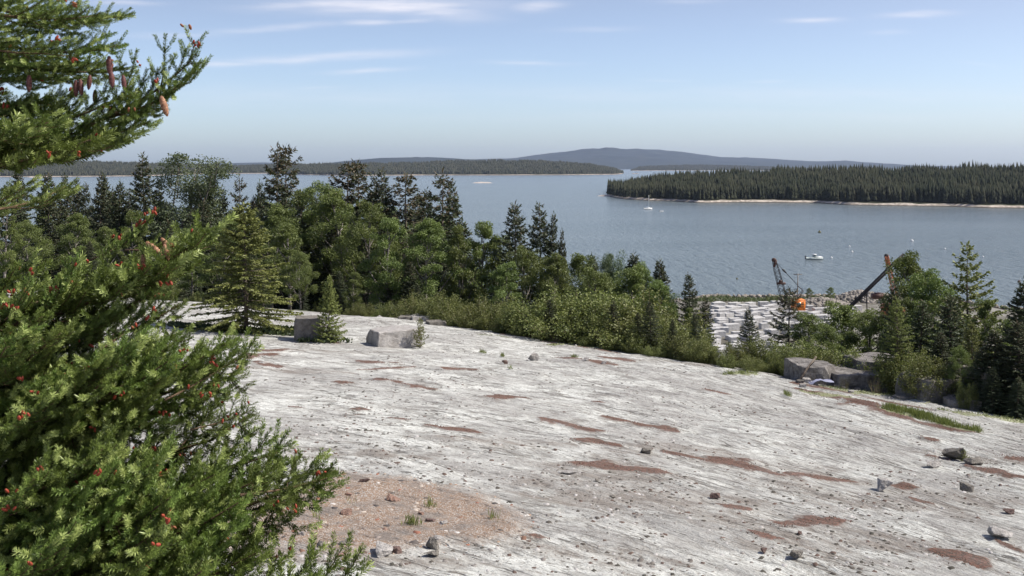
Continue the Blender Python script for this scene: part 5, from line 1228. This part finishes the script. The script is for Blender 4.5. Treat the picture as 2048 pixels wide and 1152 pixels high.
mb = MB(); mb.tube([(xc-.4, yc-.8, zc0+3.9), gt+(0, -.8, 0)], .07, 4); mb.tube([(xc-.4, yc+.8, zc0+3.9), gt+(0, .8, 0)], .07, 4); mb.tube([(xc-1.4, yc, zc0+3.9), gb_], .07, 4); mb.tube([gb_, gt], .10, 4); mb.tube([gt, cp(1600, 590)], .08, 4); part('gantry', mb, M_dk, cr)
bl = bt+(gb_-bt)*.42
mb = MB()
for dy in (-.25, .25): mb.tube([bt+(0, dy, 0), bl+(0, dy, 0)], .035, 3); mb.tube([bl+(0, dy, 0), gb_+(0, dy, 0)], .03, 3); mb.tube([bl+(0, dy*.3, .1), gb_+(0, dy*.3, .25)], .03, 3)
mb.tube([bt, cp(1556, 563, yc-3)], .03, 3); part('cable', mb, M_dk, cr)
mb = MB(); mb.box(bl, (1.3, .5, .35), rot=np.array(Matrix.Rotation(.75, 3, 'Y'))); mb.box(bl+(-.15, 0, .25), (.5, .3, .4)); part('bridle_block', mb, M_dk, cr)
mb = MB(); q = bf+(bt-bf)*.52; mb.box(q+np.array((.2, -.2, .1)), (2.2, .8, .5)); mb.box(q+np.array((.1, -.2, .6)), (.9, .6, .6)); part('winch_frame', mb, M_rust, boom)
# utility pole
yp = 268.; up = empty('utility_pole', (at(1594, yp), yp, gh(at(1594, yp), yp))); tag(up, 'thin wooden utility pole with a crossarm behind the orange cab', 'pole'); O2 = np.array(up.location)
mb = MB(); mb.tube([O2, np.array((at(1596, yp), yp, cz(547, yp)))], [.17, .11], 8); part('pole', mb, M_wood, up, O=O2)
mb = MB(); mb.box((at(1596, yp), yp, cz(549, yp)), (2.3, .12, .14)); ca = part('crossarm', mb, M_wood, up, O=O2)
for dx in (-1.05, -.5, .5, 1.05):
    mb = MB(); mb.tube([(at(1596, yp)+dx, yp, cz(549, yp)+.05), (at(1596, yp)+dx, yp, cz(549, yp)+.28)], [.05, .07], 6); part('insulator', mb, M_dk, ca, O=O2)
# leaning steel beam (derrick boom) with its prop
ye = 236.; pb = np.array((at(1706, ye), ye, cz(608, ye))); pe = np.array((at(1808, ye), ye, cz(508, ye)))
gz0 = gh(pb[0], ye); pb = pb+(pb-pe)*((pb[2]-gz0)/(pe[2]-pb[2]))*1.0
dr = empty('derrick', tuple(pb)); tag(dr, 'long dark steel derrick boom leaning up to the right over the yard', 'derrick'); O3 = np.array(dr.location)
mb = MB(); sx = unit(np.cross(pe-pb, (0, 1, 0)))
for i_, j_ in ((-1, -1), (1, -1), (1, 1), (-1, 1)):
    o4 = sx*.28*i_+np.array((0, .28*j_, 0)); mb.tube([pb+o4*.5, pb+(pe-pb)*.1+o4, pb+(pe-pb)*.9+o4, pe+o4*.5], .11, 4)
nz = 26
for q in range(nz):
    for j_ in (-1, 1): mb.tube([pb+(pe-pb)*q/nz+sx*.28*(-1)**q+(0, .28*j_, 0), pb+(pe-pb)*(q+1)/nz-sx*.28*(-1)**q+(0, .28*j_, 0)], .06, 3, False)
mb.box((pb+pe)/2, (.34, .3, np.linalg.norm(pe-pb)*.98), rot=np.array(Vector(pe-pb).to_track_quat('Z', 'Y').to_matrix()))
part('boom', mb, M_dk, dr, O=O3)
mb = MB(); a = pb+(pe-pb)*.50; mb.tube([a, np.array((a[0]+.9, ye+1, cz(577, ye))), np.array((a[0]+1.3, ye+1.2, gh(a[0]+1.3, ye+1.2)))], .14, 5); part('prop', mb, M_dk, dr, O=O3)
mb = MB(); mb.box(pb+(0, 0, .3), (1.6, 1.6, .9)); part('base', mb, M_rust, dr, O=O3)
mb = MB(); mb.tube([pe, np.array((pe[0]+3.5, ye, cz(560, ye)))], .03, 3); part('cable', mb, M_dk, dr, O=O3)
# second machine: faded orange crane behind
yx = 258.; ex = empty('crane', (at(1790, yx), yx, gh(at(1790, yx), yx))); tag(ex, 'crane with a stubby faded orange boom, partly hidden by the rounded birch', 'crane'); O5 = np.array(ex.location)
top = np.array((at(1767, yx), yx-2, cz(510, yx))); foot = np.array((at(1796, yx), yx, O5[2]+2.2))
mb = MB(); lattice(mb, foot, top, .7, .95, .7, 14, .08); mb.box(top+(foot-top)*.14, (.7, .6, 3.6), rot=np.array(Vector(top-foot).to_track_quat('Z', 'Y').to_matrix())); bo = part('boom', mb, M_orr, ex, O=O5)
mb = MB(); mb.tube([top+(0, -.3, 0), top+(0, .3, 0)], .5, 12); part('boom_head', mb, M_dk, bo, O=O5)
mb = MB(); mb.box((at(1755, yx-1), yx-1, cz(592, yx)+.1), (2.8, 2.0, 1.3)); mb.box((at(1755, yx-1)+.3, yx-1, cz(592, yx)+.85), (1.8, 1.8, .2)); part('counterweight', mb, M_rust, ex, O=O5)
mb = MB(); mb.box((at(1786, yx), yx, O5[2]+2.4), (5.2, 3.2, 2.6)); part('cab', mb, M_orr, ex, O=O5)
mb = MB(); mb.box((at(1786, yx), yx, O5[2]+.6), (5.2, 4.2, 1.0)); part('undercarriage', mb, M_rust, ex, O=O5)
# ------------------------------------------------------------------ boats and buoys
def hull(L, B_, Hh, n=15, sheer=.35, tr=.75):
    V = []; s = np.linspace(0, 1, n)
    for q in s:
        w = B_/2*(tr+(1-tr)*math.sin(min(1, q*2.2)*1.57))*(1-max(0, (q-.5)/.5)**2.2); zt_ = Hh*(1+sheer*max(0, q-.3)**1.5)
        V += [(q*L-L/2, -w, zt_), (q*L-L/2, -w*.86, Hh*.25), (q*L-L/2, 0, -.25*Hh), (q*L-L/2, w*.86, Hh*.25), (q*L-L/2, w, zt_), (q*L-L/2, w*.9, zt_-.12), (q*L-L/2, -w*.9, zt_-.12)]
    Q = [(i_*7+j, (i_+1)*7+j, (i_+1)*7+(j+1) % 7, i_*7+(j+1) % 7) for i_ in range(n-1) for j in range(7)]
    mb = MB(); mb.add(V, Q); mb.add(V[:7], [], [(0, 1, 2), (0, 2, 3), (0, 3, 4), (0, 4, 5), (0, 5, 6)]); return mb
p = P(1629, 519); bo = empty('motorboat', (p[0], p[1], 0), R(-4)); tag(bo, 'white motorboat with a small open cabin moored off the quarry yard', 'boat')
link('hull', hull(7.6, 2.5, .85).mesh('hull', M_grn, True), bo)
mb = MB(); mb.add([(3.75, 0, 1.25), (.6, -1.15, 1.0), (.6, 1.15, 1.0), (.6, -.9, 1.45), (.6, .9, 1.45), (2.6, 0, 1.5)], [(1, 2, 4, 3)], [(0, 1, 3), (0, 3, 5), (0, 5, 4), (0, 4, 2), (3, 4, 5), (0, 2, 1)]); link('foredeck', mb.mesh('foredeck', M_wht), bo)
mb = MB(); mb.box((0, -1.0, 1.6), (1.3, .08, 1.3)); mb.box((0, 1.0, 1.6), (1.3, .08, 1.3)); mb.box((.65, 0, 1.3), (.08, 2.0, .7)); ch = link('cabin', mb.mesh('cabin', M_grn), bo)
mb = MB(); mb.box((-.1, 0, 2.32), (1.9, 2.3, .14)); link('roof', mb.mesh('roof', M_wht), ch)
mb = MB(); mb.box((.72, 0, 1.95), (.05, 1.9, .6)); mb.box((0, -1.06, 1.95), (.9, .05, .45)); link('window', mb.mesh('window', M_glass), ch)
mb = MB(); mb.box((-3.95, 0, .75), (.45, .5, 1.1)); mb.box((-3.95, 0, 1.4), (.6, .55, .35)); link('outboard_motor', mb.mesh('outboard_motor', M_dk), bo)
p = P(1296, 418.5); sb = empty('sailboat', (p[0], p[1], 0), R(12)); tag(sb, 'white sailboat with bare mast anchored off the island point', 'boat')
link('hull', hull(8.6, 2.7, 1.15, sheer=.3, tr=.6).mesh('hull', M_wht, True), sb)
mb = MB(); mb.box((.2, 0, 1.35), (3.0, 1.6, .55)); link('cabin', mb.mesh('cabin', M_wht), sb)
mb = MB(); mb.tube([(.8, 0, 1.0), (.8, 0, 13.6)], [.16, .11], 6); mb.box((.8, 0, 8.6), (.08, 1.9, .08)); link('mast', mb.mesh('mast', M_wht), sb)
mb = MB(); mb.tube([(.7, 0, 2.5), (-3.2, 0, 2.6)], .17, 6); link('furled_sail', mb.mesh('furled_sail', plain('sail_cover', (.25, .30, .38))), sb)
mb = MB(); mb.tube([(4.2, 0, 1.4), (.8, 0, 13.4)], .02, 3); mb.tube([(-4.1, 0, 1.2), (.8, 0, 13.4)], .02, 3); link('rigging', mb.mesh('rigging', M_dk), sb)
p = P(1323, 423); db = empty('dinghy', (p[0], p[1], 0), R(5)); tag(db, 'small low white dinghy right of the sailboat', 'boat')
link('hull', hull(3.6, 1.4, .5).mesh('hull', M_wht, True), db)
mb = MB(); mb.box((-.3, 0, .45), (.3, 1.1, .06)); mb.box((-1.8, 0, .6), (.3, .35, .7)); link('seat', mb.mesh('seat', M_dk), db)
def sphere(r, nm, m):
    bm = bmesh.new(); bmesh.ops.create_icosphere(bm, subdivisions=2, radius=r)
    for v in bm.verts: v.co.z *= .9
    bmesh.ops.create_cone(bm, cap_ends=True, segments=8, radius1=r*.25, radius2=r*.2, depth=r*.5, matrix=Matrix.Translation((0, 0, r*1.05)))
    me = bpy.data.meshes.new(nm); bm.to_mesh(me); bm.free(); me.materials.append(m); return me
M_bw = sphere(.42, 'buoy', M_wht); M_by = sphere(.75, 'buoy', plain('yellow_black_paint', (.10, .09, .03))); M_br = sphere(.45, 'buoy', M_rust)
for u, v, m_, lb, s_ in [(1639, 465, M_by, 'dark yellowish buoy, topmost on the open water above the motorboat', 1.1), (1824, 482, M_bw, 'largest white buoy, above the leaning steel beam', 1.6), (1699, 493, M_bw, 'white buoy, upper of the close pair right of the motorboat', .9), (1704, 504, M_bw, 'white buoy, lower of the close pair right of the motorboat', 1.1),
        (1663, 516, M_bw, 'white mooring buoy just off the bow of the motorboat', 1.0), (1890, 498, M_bw, 'small white buoy above the tall symmetrical spruce', .9), (1966, 514, M_bw, 'small white buoy right of the tall symmetrical spruce top', .8), (2038, 564, M_br, 'reddish buoy at the right edge of the water', 1), (1474, 558, M_by, 'tiny dark buoy left of the lattice boom', .4)]:
    p = P(u, v); o = link('buoy', m_, None, (p[0], p[1], .1)); o.scale = (s_*1.25,)*3; tag(o, lb, 'buoy', 'mooring buoys on the bay')
p = P(1271, 347)
